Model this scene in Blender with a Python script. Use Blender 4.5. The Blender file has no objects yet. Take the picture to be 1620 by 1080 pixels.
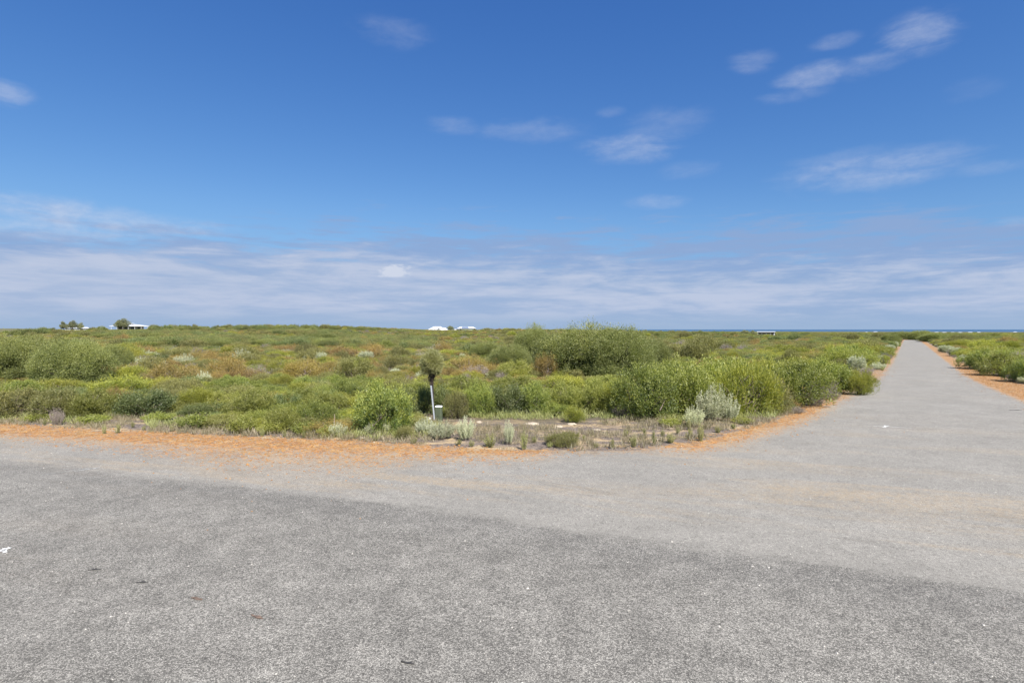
import bpy, math, random
import numpy as np
from mathutils import Vector, noise as mnoise

PI = math.pi
rng = np.random.default_rng(7)
random.seed(7)
S = bpy.context.scene
COL = S.collection
F, CX, HZ, H = 900.0, 810.0, 521.0, 3.0      # focal length and horizon of the picture in its pixels, eye height
EXPO = 1.4

# ------------------------------------------------------------------ helpers
def tag(o, label=None, cat=None, group=None, kind=None):
    if label: o['label'] = label
    if cat: o['category'] = cat
    if group: o['group'] = group
    if kind: o['kind'] = kind
    return o

def empty(name, loc, rz=0.0, scale=(1, 1, 1)):
    o = bpy.data.objects.new(name, None); COL.objects.link(o)
    o.location = loc; o.rotation_euler = (0, 0, rz); o.scale = scale
    o.empty_display_size = 0.2
    return o

def link(name, me, mat=None, parent=None):
    o = bpy.data.objects.new(name, me); COL.objects.link(o)
    if mat and not me.materials: me.materials.append(mat)
    if parent: o.parent = parent
    return o

def mesh_np(name, V, Fc, attrs=None, smooth=False):
    """V (n,3); Fc (m,k) constant k"""
    V = np.asarray(V, dtype=np.float32); Fc = np.asarray(Fc, dtype=np.int32)
    me = bpy.data.meshes.new(name)
    me.vertices.add(len(V)); me.vertices.foreach_set('co', V.ravel())
    m, k = Fc.shape
    me.loops.add(m*k); me.loops.foreach_set('vertex_index', Fc.ravel())
    me.polygons.add(m); me.polygons.foreach_set('loop_start', np.arange(0, m*k, k, dtype=np.int32))
    me.polygons.foreach_set('loop_total', np.full(m, k, dtype=np.int32))
    me.polygons.foreach_set('use_smooth', np.full(m, smooth, dtype=bool))
    for an, av in (attrs or {}).items():
        a = me.attributes.new(an, 'FLOAT', 'POINT'); a.data.foreach_set('value', np.asarray(av, dtype=np.float32))
    me.update(); me.validate()
    return me

class MB:
    """collects simple solids, builds one mesh"""
    def __init__(s): s.v = []; s.f = []
    def add(s, vs, fs):
        n = len(s.v); s.v += [tuple(v) for v in vs]; s.f += [tuple(i+n for i in f) for f in fs]
    def box(s, x0, x1, y0, y1, z0, z1):
        s.add([(x0,y0,z0),(x1,y0,z0),(x1,y1,z0),(x0,y1,z0),(x0,y0,z1),(x1,y0,z1),(x1,y1,z1),(x0,y1,z1)],
              [(0,3,2,1),(4,5,6,7),(0,1,5,4),(1,2,6,5),(2,3,7,6),(3,0,4,7)])
    def tube(s, pts, rad, n=6):
        pts = [Vector(p) for p in pts]; base = len(s.v); k = len(pts)
        for i, p in enumerate(pts):
            d = (pts[min(i+1, k-1)]-pts[max(i-1, 0)]).normalized()
            a = d.orthogonal().normalized(); b = d.cross(a)
            r = rad[i] if hasattr(rad, '__len__') else rad
            for j in range(n):
                t = 2*PI*j/n; s.v.append(tuple(p+a*math.cos(t)*r+b*math.sin(t)*r))
        for i in range(k-1):
            for j in range(n):
                s.f.append((base+i*n+j, base+i*n+(j+1) % n, base+(i+1)*n+(j+1) % n, base+(i+1)*n+j))
        s.f.append(tuple(base+j for j in range(n))[::-1]); s.f.append(tuple(base+(k-1)*n+j for j in range(n)))
    def mesh(s, name, smooth=False):
        me = bpy.data.meshes.new(name); me.from_pydata(s.v, [], s.f); me.update()
        if smooth: me.polygons.foreach_set('use_smooth', [True]*len(me.polygons))
        return me
    def build(s, name, mat, parent=None, smooth=False): return link(name, s.mesh(name, smooth), mat, parent)

def sstep(a, b, x):
    t = np.clip((np.asarray(x, dtype=float)-a)/(b-a), 0, 1); return t*t*(3-2*t)

# ------------------------------------------------------------------ node helpers
class NT:
    def __init__(s, tree): s.t = tree; s.n = tree.nodes; s.l = tree.links
    def new(s, typ, **kw):
        n = s.n.new(typ)
        for k, v in kw.items(): setattr(n, k, v)
        return n
    def put(s, sock, v):
        if isinstance(v, bpy.types.NodeSocket): s.l.new(v, sock)
        elif v is not None:
            if hasattr(sock.default_value, '__len__') and not hasattr(v, '__len__'): v = (v,)*len(sock.default_value)
            if hasattr(sock.default_value, '__len__') and len(sock.default_value) == 4 and len(v) == 3: v = (*v, 1)
            sock.default_value = v
    def m(s, op, a, b=None, c=None, clamp=False):
        n = s.new('ShaderNodeMath', operation=op, use_clamp=clamp)
        for i, v in enumerate((a, b, c)):
            if v is not None: s.put(n.inputs[i], v)
        return n.outputs[0]
    def vm(s, op, a, b=None, out=0):
        n = s.new('ShaderNodeVectorMath', operation=op); s.put(n.inputs[0], a)
        if b is not None: s.put(n.inputs[1], b)
        return n.outputs[out]
    def mix(s, f, a, b, typ='MIX'):
        n = s.new('ShaderNodeMix', data_type='RGBA', blend_type=typ); s.put(n.inputs[0], f); s.put(n.inputs[6], a); s.put(n.inputs[7], b)
        return n.outputs[2]
    def ss(s, x, a, b, lo=0.0, hi=1.0):
        n = s.new('ShaderNodeMapRange', interpolation_type='SMOOTHSTEP'); s.put(n.inputs[0], x)
        s.put(n.inputs[1], a); s.put(n.inputs[2], b); n.inputs[3].default_value = lo; n.inputs[4].default_value = hi
        return n.outputs[0]
    def noise(s, vec, scale, detail=3, rough=0.55, out=0, dist=0.0):
        n = s.new('ShaderNodeTexNoise'); s.put(n.inputs['Vector'], vec)
        n.inputs['Scale'].default_value = scale; n.inputs['Detail'].default_value = detail; n.inputs['Roughness'].default_value = rough
        n.inputs['Distortion'].default_value = dist
        return n.outputs[out]
    def voro(s, vec, scale, feature='F1', out='Color', rnd=1.0):
        n = s.new('ShaderNodeTexVoronoi', feature=feature); s.put(n.inputs['Vector'], vec); n.inputs['Scale'].default_value = scale
        n.inputs['Randomness'].default_value = rnd
        return n.outputs[out]
    def attr(s, name): return s.new('ShaderNodeAttribute', attribute_name=name).outputs['Fac']
    def comb(s, x, y, z):
        n = s.new('ShaderNodeCombineXYZ')
        for i, v in enumerate((x, y, z)): s.put(n.inputs[i], v)
        return n.outputs[0]
    def sep(s, v):
        n = s.new('ShaderNodeSeparateXYZ'); s.put(n.inputs[0], v); return n.outputs
    def sepc(s, v):
        n = s.new('ShaderNodeSeparateColor'); s.put(n.inputs[0], v); return n.outputs

def mat_new(name):
    m = bpy.data.materials.new(name); m.use_nodes = True; t = NT(m.node_tree); t.n.clear()
    out = t.new('ShaderNodeOutputMaterial'); return m, t, out

def mat_pbr(name, col, rough=0.6, metal=0.0, var=0.12, scale=6.0, bump=0.0):
    m, t, out = mat_new(name)
    p = t.new('ShaderNodeBsdfPrincipled'); t.l.new(p.outputs[0], out.inputs[0])
    g = t.new('ShaderNodeTexCoord').outputs['Object']
    nz = t.noise(g, scale, 4)
    f = t.ss(nz, 0.3, 0.7)
    c = t.mix(f, tuple(x*(1-var) for x in col), tuple(min(1, x*(1+var)) for x in col))
    t.put(p.inputs['Base Color'], c); p.inputs['Roughness'].default_value = rough; p.inputs['Metallic'].default_value = metal
    if bump:
        b = t.new('ShaderNodeBump'); b.inputs['Strength'].default_value = bump; b.inputs['Distance'].default_value = 0.01
        t.put(b.inputs['Height'], t.noise(g, scale*4, 4)); t.l.new(b.outputs[0], p.inputs['Normal'])
    return m

def mat_leaf(name, c1, c2, c3, transl=0.42):
    """leaf colour runs c1..c2 with the tint of each spray; single plants lean towards c3"""
    m, t, out = mat_new(name)
    tint = t.attr('tint'); rnd = t.new('ShaderNodeObjectInfo').outputs['Random']
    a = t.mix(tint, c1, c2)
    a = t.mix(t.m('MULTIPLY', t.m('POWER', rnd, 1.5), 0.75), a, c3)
    r2 = t.m('FRACT', t.m('MULTIPLY', rnd, 17.31))
    br = t.m('ADD', 0.78, t.m('MULTIPLY', r2, 0.44))
    vary = t.comb(br, br, br)
    a = t.mix(1.0, a, vary, 'MULTIPLY')
    d = t.new('ShaderNodeBsdfDiffuse'); t.put(d.inputs[0], a)
    tr = t.new('ShaderNodeBsdfTranslucent'); t.put(tr.inputs[0], t.mix(1.0, a, (1.15, 1.25, 0.7, 1), 'MULTIPLY'))
    g = t.new('ShaderNodeBsdfGlossy'); g.inputs['Roughness'].default_value = 0.5; g.inputs[0].default_value = (0.8, 0.8, 0.8, 1)
    s1 = t.new('ShaderNodeMixShader'); s1.inputs[0].default_value = transl; t.l.new(d.outputs[0], s1.inputs[1]); t.l.new(tr.outputs[0], s1.inputs[2])
    s2 = t.new('ShaderNodeMixShader'); s2.inputs[0].default_value = 0.035; t.l.new(s1.outputs[0], s2.inputs[1]); t.l.new(g.outputs[0], s2.inputs[2])
    t.l.new(s2.outputs[0], out.inputs[0])
    return m

# ------------------------------------------------------------------ terrain
AZ_U = np.array([-900, -100, 20, 60, 110, 200, 330, 480, 600, 700, 830, 1000, 1200, 1430, 1620, 2600])
Z300 = np.array([0.6, 0.9, 1.0, 1.8, 2.3, 2.1, 2.5, 2.8, 2.4, 1.5, 1.4, 0.8, -0.75, -1.3, -1.3, -1.3])
ZFAR = np.array([4, 4, 9, 6, 2, 1, 0, -1, -2, -4, -8, -12.2, -12.2, -12.2, -12.2, -12.2])     # at 4.6 km
Z600 = np.array([0.6, 0.9, 0.8, 1.2, 1.7, 1.9, 1.5, 1.5, 1.5, 1.35, 1.1, 0.2, -1.5, -2.1, -2.1, -2.3])
LO = np.array([60, 60, 60, 60, 60, 60, 60, 60, 70, 90, 110, 150, 190, 228, 200, 150])

def az_px(x, y):
    az = np.arctan2(x, y)
    azc = np.clip(az, math.atan2(-900-CX, F), math.atan2(2600-CX, F))
    return CX+F*np.tan(azc)

def zt(x, y):
    x = np.asarray(x, float); y = np.asarray(y, float)
    r = np.hypot(x, y); u = az_px(x, y)
    plane = -0.0044*np.clip(y, -60, 400)
    z3 = np.interp(u, AZ_U, Z300); z6 = np.interp(u, AZ_U, Z600); zf = np.interp(u, AZ_U, ZFAR); lo = np.interp(u, AZ_U, LO)
    t = np.clip((r-lo)/(300-lo), 0, 1); t = t*t*(3-2*t)
    z = plane*(1-t)+z3*t
    t2 = np.clip((r-300)/300, 0, 1)
    z = np.where(r > 300, z3+(z6-z3)*t2, z)
    t3 = np.clip((r-600)/4000, 0, 1)
    z = np.where(r > 600, z6+(zf-z6)*t3, z)
    k = sstep(45, 90, r)*np.where(u < 1330, 1, sstep(0, 60, u-1530))
    w = np.sin(x*0.045+1.3*np.sin(y*0.021))*np.sin(y*0.038+0.7)*0.45+np.sin(x*0.017+y*0.026+2.0)*0.35
    fade = 1-sstep(220, 420, r)*0.7
    return z+k*w*fade*np.where(u < 1000, 1.0, 0.6)

PITCH = math.atan((540-HZ)/F)
def ray(u, v):
    """world direction through picture point (u,v)"""
    a, b = (u-CX)/F, (540-v)/F
    c, s = math.cos(-PITCH), math.sin(-PITCH)
    return np.array([a, c-b*s, s+b*c])

def at(u, v, z0=0.0):
    """where the sight line through (u,v) first meets the ground"""
    d = ray(u, v); d = d/math.hypot(d[0], d[1])
    r = 2.0; prev = r
    while r < 6000:
        if H+d[2]*r <= float(zt(d[0]*r, d[1]*r))+z0: break
        prev = r; r *= 1.01
    lo, hi = prev, r
    for _ in range(20):
        mid = (lo+hi)/2
        if H+d[2]*mid <= float(zt(d[0]*mid, d[1]*mid))+z0: hi = mid
        else: lo = mid
    return d[0]*hi, d[1]*hi

def at_dist(u, dist):
    a = math.atan2(u-CX, F); return math.sin(a)*dist, math.cos(a)*dist

def line_world(pts): return np.array([at(u, v) for u, v in pts])

# boundaries of bitumen and of the orange gravel, picked off the picture
BIT_L = line_world([(0, 683), (150, 692), (300, 700), (400, 705), (520, 710), (600, 712), (700, 715), (850, 718), (950, 714), (1020, 711), (1080, 707), (1150, 693),
                    (1225, 673), (1280, 654), (1318, 637), (1350, 619), (1387, 599), (1406, 577), (1419, 556), (1426, 543), (1430, 537.3)])
BIT_R = line_world([(1453, 537.3), (1465, 545), (1498, 570), (1535, 596), (1575, 614), (1620, 632)])
d0 = BIT_L[0]-BIT_L[1]; d0 /= np.linalg.norm(d0)
d1 = BIT_R[-1]-BIT_R[-2]; d1 /= np.linalg.norm(d1)
BIT = np.vstack([BIT_L[0]+d0*400, BIT_L[0]+d0*40, BIT_L, BIT_R, BIT_R[-1]+d1*6, BIT_R[-1]+d1*6+np.array([40, -14.]), BIT_R[-1]+d1*6+np.array([400, -144.])])
OR_L = line_world([(0, 670), (100, 676), (200, 682), (400, 690), (560, 697), (700, 706), (800, 712), (850, 714), (950, 710), (1050, 706), (1110, 695), (1170, 681), (1235, 662),
                   (1290, 640), (1322, 622), (1352, 604), (1385, 588), (1403, 571), (1416, 554), (1424, 542), (1428, 536.8)])
OR_R = line_world([(1456, 536.8), (1474, 546), (1500, 561), (1531, 577), (1575, 594), (1620, 608)])
OR = np.vstack([OR_L[0]+d0*400, OR_L[0]+d0*40, OR_L, OR_R, OR_R[-1]+d1*9, OR_R[-1]+d1*9+np.array([40, -14.]), OR_R[-1]+d1*9+np.array([400, -144.])])
PATCH = line_world([(0, 727), (130, 741), (400, 770), (600, 793), (800, 818), (1000, 850), (1200, 880), (1400, 905), (1620, 935)])
pa = PATCH[0]-PATCH[2]; pa /= np.linalg.norm(pa); pb = PATCH[-1]-PATCH[-3]; pb /= np.linalg.norm(pb)
PATCH = np.vstack([PATCH[0]+pa*300, PATCH, PATCH[-1]+pb*300])

def sdist(P, L, closed_y=-300.0):
    """signed distance of points P to polyline L, + on the camera's side"""
    P = np.asarray(P, float); best = np.full(len(P), 1e9)
    for a, b in zip(L[:-1], L[1:]):
        ab = b-a; t = np.clip(((P-a)@ab)/(ab@ab), 0, 1); q = a+t[:, None]*ab
        best = np.minimum(best, np.hypot(*(P-q).T))
    poly = np.vstack([L, [[600, closed_y], [-600, closed_y]]])
    inside = np.zeros(len(P), bool)
    for a, b in zip(poly, np.roll(poly, -1, axis=0)):
        c = ((a[1] > P[:, 1]) != (b[1] > P[:, 1]))
        xs = (b[0]-a[0])*(P[:, 1]-a[1])/(b[1]-a[1]+1e-12)+a[0]
        inside ^= c & (P[:, 0] < xs)
    return np.where(inside, best, -best)

def ray_edge(L, az):
    """distance at which azimuth az crosses polyline L (nearest crossing in front)"""
    dx, dy = math.sin(az), math.cos(az); best = None
    for a, b in zip(L[:-1], L[1:]):
        ex, ey = b-a; den = dx*ey-dy*ex
        if abs(den) < 1e-9: continue
        r = (a[0]*ey-a[1]*ex)/den; s = (a[0]*dy-a[1]*dx)/den
        if r > 0.5 and -1e-6 <= s <= 1+1e-6: best = r if best is None else min(best, r)
    return best

def surf_attrs(P):
    bd = np.clip(sdist(P, BIT), -30, 30); od = np.clip(sdist(P, OR), -30, 30); pd = np.clip(sdist(P, PATCH), -30, 30)
    u = az_px(P[:, 0], np.maximum(P[:, 1], 0.01))
    og = np.interp(u, [-200, 0, 150, 330, 560, 700, 830, 900, 1040, 1100, 1280, 1330, 1400, 1440, 1620], [1, .95, .75, 1, 1, .85, .75, .3, .45, 1, 1, .5, .5, .95, 1])
    sp = np.interp(u, [-200, 0, 200, 330, 560, 660, 800, 1000, 1100, 1300, 1440, 1620], [.7, .9, 1.5, 2.3, 2.3, 1.3, 1.1, .4, .9, .6, .2, .3])
    return dict(bd=bd, od=od, pd=pd, og=og, sp=sp)

def surface_material(name):
    m, t, out = mat_new(name)
    pos = t.new('ShaderNodeNewGeometry').outputs['Position']
    bd, od, pd, og, sp = (t.attr(k) for k in ('bd', 'od', 'pd', 'og', 'sp'))
    # coordinates turned to run along the near road, squeezed into streaks
    rot = t.new('ShaderNodeVectorRotate', rotation_type='Z_AXIS'); t.put(rot.inputs['Vector'], pos); rot.inputs['Angle'].default_value = math.radians(20)
    strk = t.vm('MULTIPLY', rot.outputs[0], (0.22, 1.6, 1))
    n_big = t.noise(pos, 0.55, 4, 0.6); n_mid = t.noise(pos, 2.6, 5, 0.65); n_fine = t.noise(pos, 14, 4, 0.7); n_st = t.noise(strk, 0.8, 5, 0.62)
    # --- bitumen: pale granite chips
    chip = t.sepc(t.voro(pos, 82.0))[0]; chip2 = t.sepc(t.voro(t.vm('ADD', pos, (3.3, 7.1, 0)), 150.0))[1]
    gap = t.voro(pos, 82.0, 'DISTANCE_TO_EDGE', 'Distance')
    tone = t.ss(chip, 0.0, 1.0, 0.108, 0.305)
    tone = t.m('MULTIPLY', tone, t.ss(gap, 0.0, 0.16, 0.35, 1.0))
    tone = t.m('MULTIPLY', tone, t.ss(chip2, 0, 1, 0.72, 1.2))
    patchy = t.m('ADD', t.ss(n_mid, 0.3, 0.7, 0.84, 1.12), t.ss(n_big, 0.3, 0.7, -0.08, 0.08))
    cz = t.sepc(t.voro(t.vm('ADD', pos, (9.3, 1.1, 0)), 38.0)); cy = t.sepc(t.voro(t.vm('ADD', pos, (1.3, 5.1, 0)), 20.0))
    coarse = t.m('MULTIPLY', t.m('ADD', t.ss(cz[0], 0, .25, .78, 1.0), t.ss(cz[1], .8, 1, 0, .16)), t.m('ADD', t.ss(cy[0], 0, .3, .88, 1.0), t.ss(cy[1], .85, 1, 0, .10)))
    tone = t.m('MULTIPLY', t.m('MULTIPLY', tone, patchy), coarse)
    dark = t.mix(1.0, t.comb(tone, tone, tone), (1.08, 1.02, 0.90, 1), 'MULTIPLY')
    tone_l = t.m('MULTIPLY', t.ss(chip2, 0, 1, 0.13, 0.275), t.m('MULTIPLY', coarse, t.m('ADD', t.ss(n_big, 0.3, 0.7, 0.93, 1.06), t.ss(n_mid, 0.3, 0.7, -0.05, 0.06))))
    tone_l = t.m('MULTIPLY', tone_l, t.ss(gap, 0, 0.12, 0.75, 1.0))
    lite = t.mix(1.0, t.comb(tone_l, tone_l, tone_l), (1.08, 1.02, 0.90, 1), 'MULTIPLY')
    blot = t.ss(t.noise(t.vm('MULTIPLY', rot.outputs[0], (0.5, 1.4, 1)), 0.9, 6, 0.68, dist=1.0), 0.55, 0.68, 1.0, 0.84)
    lite = t.mix(1.0, lite, t.comb(blot, blot, blot), 'MULTIPLY')
    dustn = t.m('MULTIPLY', t.ss(t.noise(strk, 0.42, 6, 0.66, dist=0.6), 0.49, 0.66), t.ss(n_fine, 0.3, 0.65))
    lite = t.mix(t.m('MULTIPLY', dustn, t.ss(t.vm('LENGTH', pos, out=1), 12, 26, 0.42, 0.08)), lite, (0.33, 0.235, 0.125))
    # line where the newer dark seal meets the old pale one, darker just inside it
    e = t.m('ADD', pd, t.m('MULTIPLY', t.m('SUBTRACT', t.noise(strk, 1.3, 7, 0.78), 0.5), 1.3))
    pm = t.ss(e, -0.14, 0.26)
    band = t.m('MULTIPLY', t.ss(e, -0.1, 0.35), t.ss(e, 0.5, 1.5, 1.0, 0.0))
    dark = t.mix(t.m('MULTIPLY', band, 0.14), dark, (0.05, 0.05, 0.052))
    xw = t.sep(pos)[0]
    pm = t.m('MULTIPLY', pm, t.ss(xw, -14.0, -2.0, 0.7, 1.0))
    bit = t.mix(pm, lite, dark)
    # --- orange pea gravel
    vc = t.sepc(t.voro(pos, 34.0))[0]
    og_c = t.mix(vc, (0.215, 0.090, 0.024), (0.38, 0.190, 0.060))
    og_c = t.mix(t.ss(n_mid, 0.40, 0.65, 0, 0.7), og_c, (0.35, 0.215, 0.080))
    og_c = t.mix(t.ss(n_fine, 0.45, 0.65, 0, 0.6), og_c, (0.215, 0.16, 0.115))
    clod = t.sepc(t.voro(pos, 15.0)); clod2 = t.sepc(t.voro(pos, 6.5))
    cl = t.m('MULTIPLY', t.ss(clod[0], 0, 1, .78, 1.16), t.ss(clod2[0], 0, 1, .86, 1.1))
    og_c = t.mix(1.0, og_c, t.comb(cl, cl, cl), 'MULTIPLY')
    gv3 = t.sepc(t.voro(t.vm('ADD', pos, (5.2, 3.8, 0)), 21.0))
    og_c = t.mix(t.m('MULTIPLY', t.ss(gv3[0], .76, .80), .75), og_c, t.mix(gv3[1], (0.13, 0.115, 0.10), (0.30, 0.25, 0.19)))
    # --- sand with grey litter
    sand = t.mix(t.ss(n_fine, 0.3, 0.7), (0.25, 0.18, 0.105), (0.37, 0.285, 0.175))
    lit_c = t.mix(t.sepc(t.voro(pos, 45.0))[0], (0.065, 0.053, 0.046), (0.20, 0.162, 0.135))
    lit_m = t.ss(t.noise(t.vm('MULTIPLY', pos, (1, 1.8, 1)), 0.75, 6, 0.72), 0.42, 0.54)
    wild = t.mix(lit_m, sand, lit_c)
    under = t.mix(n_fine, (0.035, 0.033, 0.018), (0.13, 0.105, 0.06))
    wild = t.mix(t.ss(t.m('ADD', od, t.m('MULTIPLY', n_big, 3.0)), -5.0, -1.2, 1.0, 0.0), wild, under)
    # distant heath: colour patches as wide as the shrubs that make them
    far_n = t.noise(pos, 0.09, 6, 0.7); cc = t.sepc(t.voro(pos, 0.45))
    far_c = t.mix(t.ss(far_n, 0.35, 0.65), (0.085, 0.090, 0.035), (0.135, 0.125, 0.050))
    far_c = t.mix(t.ss(cc[0], 0.5, 1.0, 0, 0.7), far_c, (0.095, 0.075, 0.055))
    dist = t.vm('LENGTH', pos, out=1)
    wild = t.mix(t.ss(dist, 150, 420), wild, far_c)
    # --- layering by noisy thresholds
    om = t.ss(t.m('ADD', t.m('ADD', od, t.m('MULTIPLY', t.m('SUBTRACT', n_big, 0.5), 1.6)), t.m('MULTIPLY', t.m('SUBTRACT', n_mid, 0.5), 1.8)), -0.15, 0.15)
    om = t.m('MULTIPLY', om, t.ss(t.m('ADD', t.m('SUBTRACT', n_fine, 0.5), t.m('MULTIPLY', og, 0.85)), 0.3, 0.5))
    alt = t.mix(t.ss(vc, 0.3, 0.7), (0.15, 0.13, 0.105), (0.26, 0.205, 0.14))
    in_or = t.ss(t.m('ADD', t.m('ADD', od, t.m('MULTIPLY', t.m('SUBTRACT', n_big, 0.5), 1.6)), t.m('MULTIPLY', t.m('SUBTRACT', n_mid, 0.5), 1.8)), -0.15, 0.15)
    base = t.mix(in_or, wild, alt)
    base = t.mix(om, base, og_c)
    e2 = t.m('ADD', t.m('ADD', t.m('SUBTRACT', bd, t.m('MULTIPLY', sp, 0.15)), t.m('MULTIPLY', t.m('SUBTRACT', n_big, 0.5), 1.3)), t.m('MULTIPLY', t.m('SUBTRACT', n_mid, 0.5), 2.0))
    bm = t.ss(e2, -0.15, 0.12)
    # gravel and yellow dust washed onto the bitumen
    spill = t.m('MULTIPLY', t.ss(t.m('ADD', t.m('DIVIDE', bd, t.m('ADD', t.m('MULTIPLY', sp, 1.7), 0.05)), t.m('MULTIPLY', t.m('SUBTRACT', n_st, .5), .9)), -0.15, 1.0, 1.0, 0.0), og)
    gv = t.sepc(t.voro(t.vm('ADD', pos, (2.2, 8.8, 0)), 19.0)); gv2 = t.sepc(t.voro(t.vm('ADD', pos, (6.2, 2.8, 0)), 44.0))
    gr = t.m('MINIMUM', gv[0], t.m('ADD', gv2[0], 0.12))
    grains = t.ss(t.m('SUBTRACT', t.m('MULTIPLY', t.m('POWER', spill, 1.3), 0.62), t.m('ADD', gr, 0.035)), -0.01, 0.01)
    dust2 = t.m('MULTIPLY', t.m('MULTIPLY', t.ss(n_st, 0.36, 0.60), spill), t.ss(gv2[1], .1, .7, .35, 1.0))
    bit = t.mix(t.m('MULTIPLY', dust2, 0.7), bit, (0.36, 0.225, 0.090))
    bit = t.mix(t.m('MULTIPLY', grains, t.ss(spill, 0.0, 0.05)), bit, og_c)
    col = t.mix(bm, base, bit)
    p = t.new('ShaderNodeBsdfPrincipled'); t.put(p.inputs['Base Color'], col); p.inputs['Roughness'].default_value = 0.92
    p.inputs['Specular IOR Level'].default_value = 0.25
    b = t.new('ShaderNodeBump'); b.inputs['Strength'].default_value = 0.6; b.inputs['Distance'].default_value = 0.006
    hgt = t.m('ADD', t.m('MULTIPLY', gap, 1.2), t.m('MULTIPLY', n_fine, 1.2))
    t.put(b.inputs['Height'], hgt); t.l.new(b.outputs[0], p.inputs['Normal'])
    t.l.new(p.outputs[0], out.inputs[0])
    return m

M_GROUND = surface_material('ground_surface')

def polar_sheet(name, azs, rows, zoff, mat):
    """rows: function az -> radii; same count for each column"""
    R = np.array([rows(a) for a in azs]); A = np.repeat(np.array(azs)[:, None], R.shape[1], 1)
    X, Y = np.sin(A)*R, np.cos(A)*R
    P = np.stack([X.ravel(), Y.ravel()], 1)
    Z = zt(P[:, 0], P[:, 1])+zoff
    V = np.column_stack([P, Z]); n, k = R.shape
    i, j = np.meshgrid(np.arange(n-1), np.arange(k-1), indexing='ij'); a = (i*k+j).ravel()
    Fc = np.stack([a, a+k, a+k+1, a+1], 1)[:, ::-1]
    me = mesh_np(name, V, Fc, surf_attrs(P), True)
    return link(name, me, mat)

azr = math.radians
az_all = np.unique(np.concatenate([np.linspace(-PI, PI, 121), np.linspace(azr(-52), azr(52), 240), np.arctan2(np.linspace(1370, 1640, 110)-CX, F)]))
rad = np.concatenate([[0.3, 2, 4], np.geomspace(6, 60, 70), np.geomspace(62, 900, 120), np.geomspace(950, 6500, 40), [9000, 15000, 30000, 60000]])
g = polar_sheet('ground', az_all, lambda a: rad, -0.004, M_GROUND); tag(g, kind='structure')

# road sheet: everything on the camera's side of the bitumen edge
az_edge = np.unique(np.concatenate([np.linspace(azr(-80), azr(75), 320), np.arctan2(np.linspace(1300, 1640, 260)-CX, F)]))
def road_rows(a):
    e = ray_edge(BIT, a) or 200.0
    return np.concatenate([[0.2, 1.5], np.geomspace(3, e, 46)])
tag(polar_sheet('road', az_edge, road_rows, 0.008, M_GROUND), kind='structure')
def back_rows(a):
    return np.concatenate([[0.2, 1.5, 3, 5, 8], [12 if abs(a) > azr(100) else 40]])
def verge_rows(a):
    e = ray_edge(BIT, a) or 200.0; o = ray_edge(OR, a) or e+2
    o = max(o, e+0.02)
    return np.concatenate([np.linspace(e*0.985, e, 3), np.linspace(e, o, 10)[1:]])
az_v = np.unique(np.concatenate([np.linspace(azr(-70), azr(52), 260), np.arctan2(np.linspace(1300, 1640, 260)-CX, F)]))
tag(polar_sheet('gravel_verge', az_v, verge_rows, 0.003, M_GROUND), kind='structure')

# ------------------------------------------------------------------ sea
m, t, out = mat_new('sea_water')
pos = t.new('ShaderNodeNewGeometry').outputs['Position']
p = t.new('ShaderNodeBsdfPrincipled'); p.inputs['Roughness'].default_value = 0.35
wv = t.noise(t.vm('MULTIPLY', pos, (0.0022, 0.0012, 1)), 1.0, 5, 0.6)
foam = t.m('MULTIPLY', t.ss(t.noise(t.vm('MULTIPLY', pos, (0.006, 0.0028, 1)), 1.0, 3, 0.5), 0.74, 0.80), t.ss(t.vm('LENGTH', pos, out=1), 4500, 9000, 1.0, 0.0))
c = t.mix(t.ss(wv, 0.3, 0.7), (0.018, 0.055, 0.105), (0.030, 0.085, 0.145))
t.put(p.inputs['Base Color'], t.mix(foam, c, (0.75, 0.78, 0.8))); t.l.new(p.outputs[0], out.inputs[0])
M_SEA = m
mb = MB(); mb.add([(-30000, 3300, -12), (90000, 3300, -12), (90000, 120000, -12), (-30000, 120000, -12)], [(0, 1, 2, 3)])
tag(mb.build('sea', M_SEA), kind='structure')

# ------------------------------------------------------------------ plants: leaf clouds
def unit(v): return v/np.maximum(np.linalg.norm(v, axis=1, keepdims=True), 1e-9)
def rnd_dir(n): return unit(rng.normal(size=(n, 3)))

def leaves(P, D, L, W, tint):
    n = len(P); D = unit(D); side = unit(np.cross(D, rnd_dir(n)))
    L = np.broadcast_to(np.asarray(L, float), n)[:, None]*rng.uniform(.65, 1.35, (n, 1)); W = np.broadcast_to(np.asarray(W, float), n)[:, None]*rng.uniform(.7, 1.3, (n, 1))
    nrm = np.cross(D, side)
    V = np.stack([P, P+D*L*.5+side*W*.5+nrm*W*.15, P+D*L, P+D*L*.5-side*W*.5+nrm*W*.15], 1).reshape(-1, 3)
    Fc = np.arange(4*n).reshape(n, 4)
    return V, Fc, np.repeat(np.clip(tint, 0, 1), 4)

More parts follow.
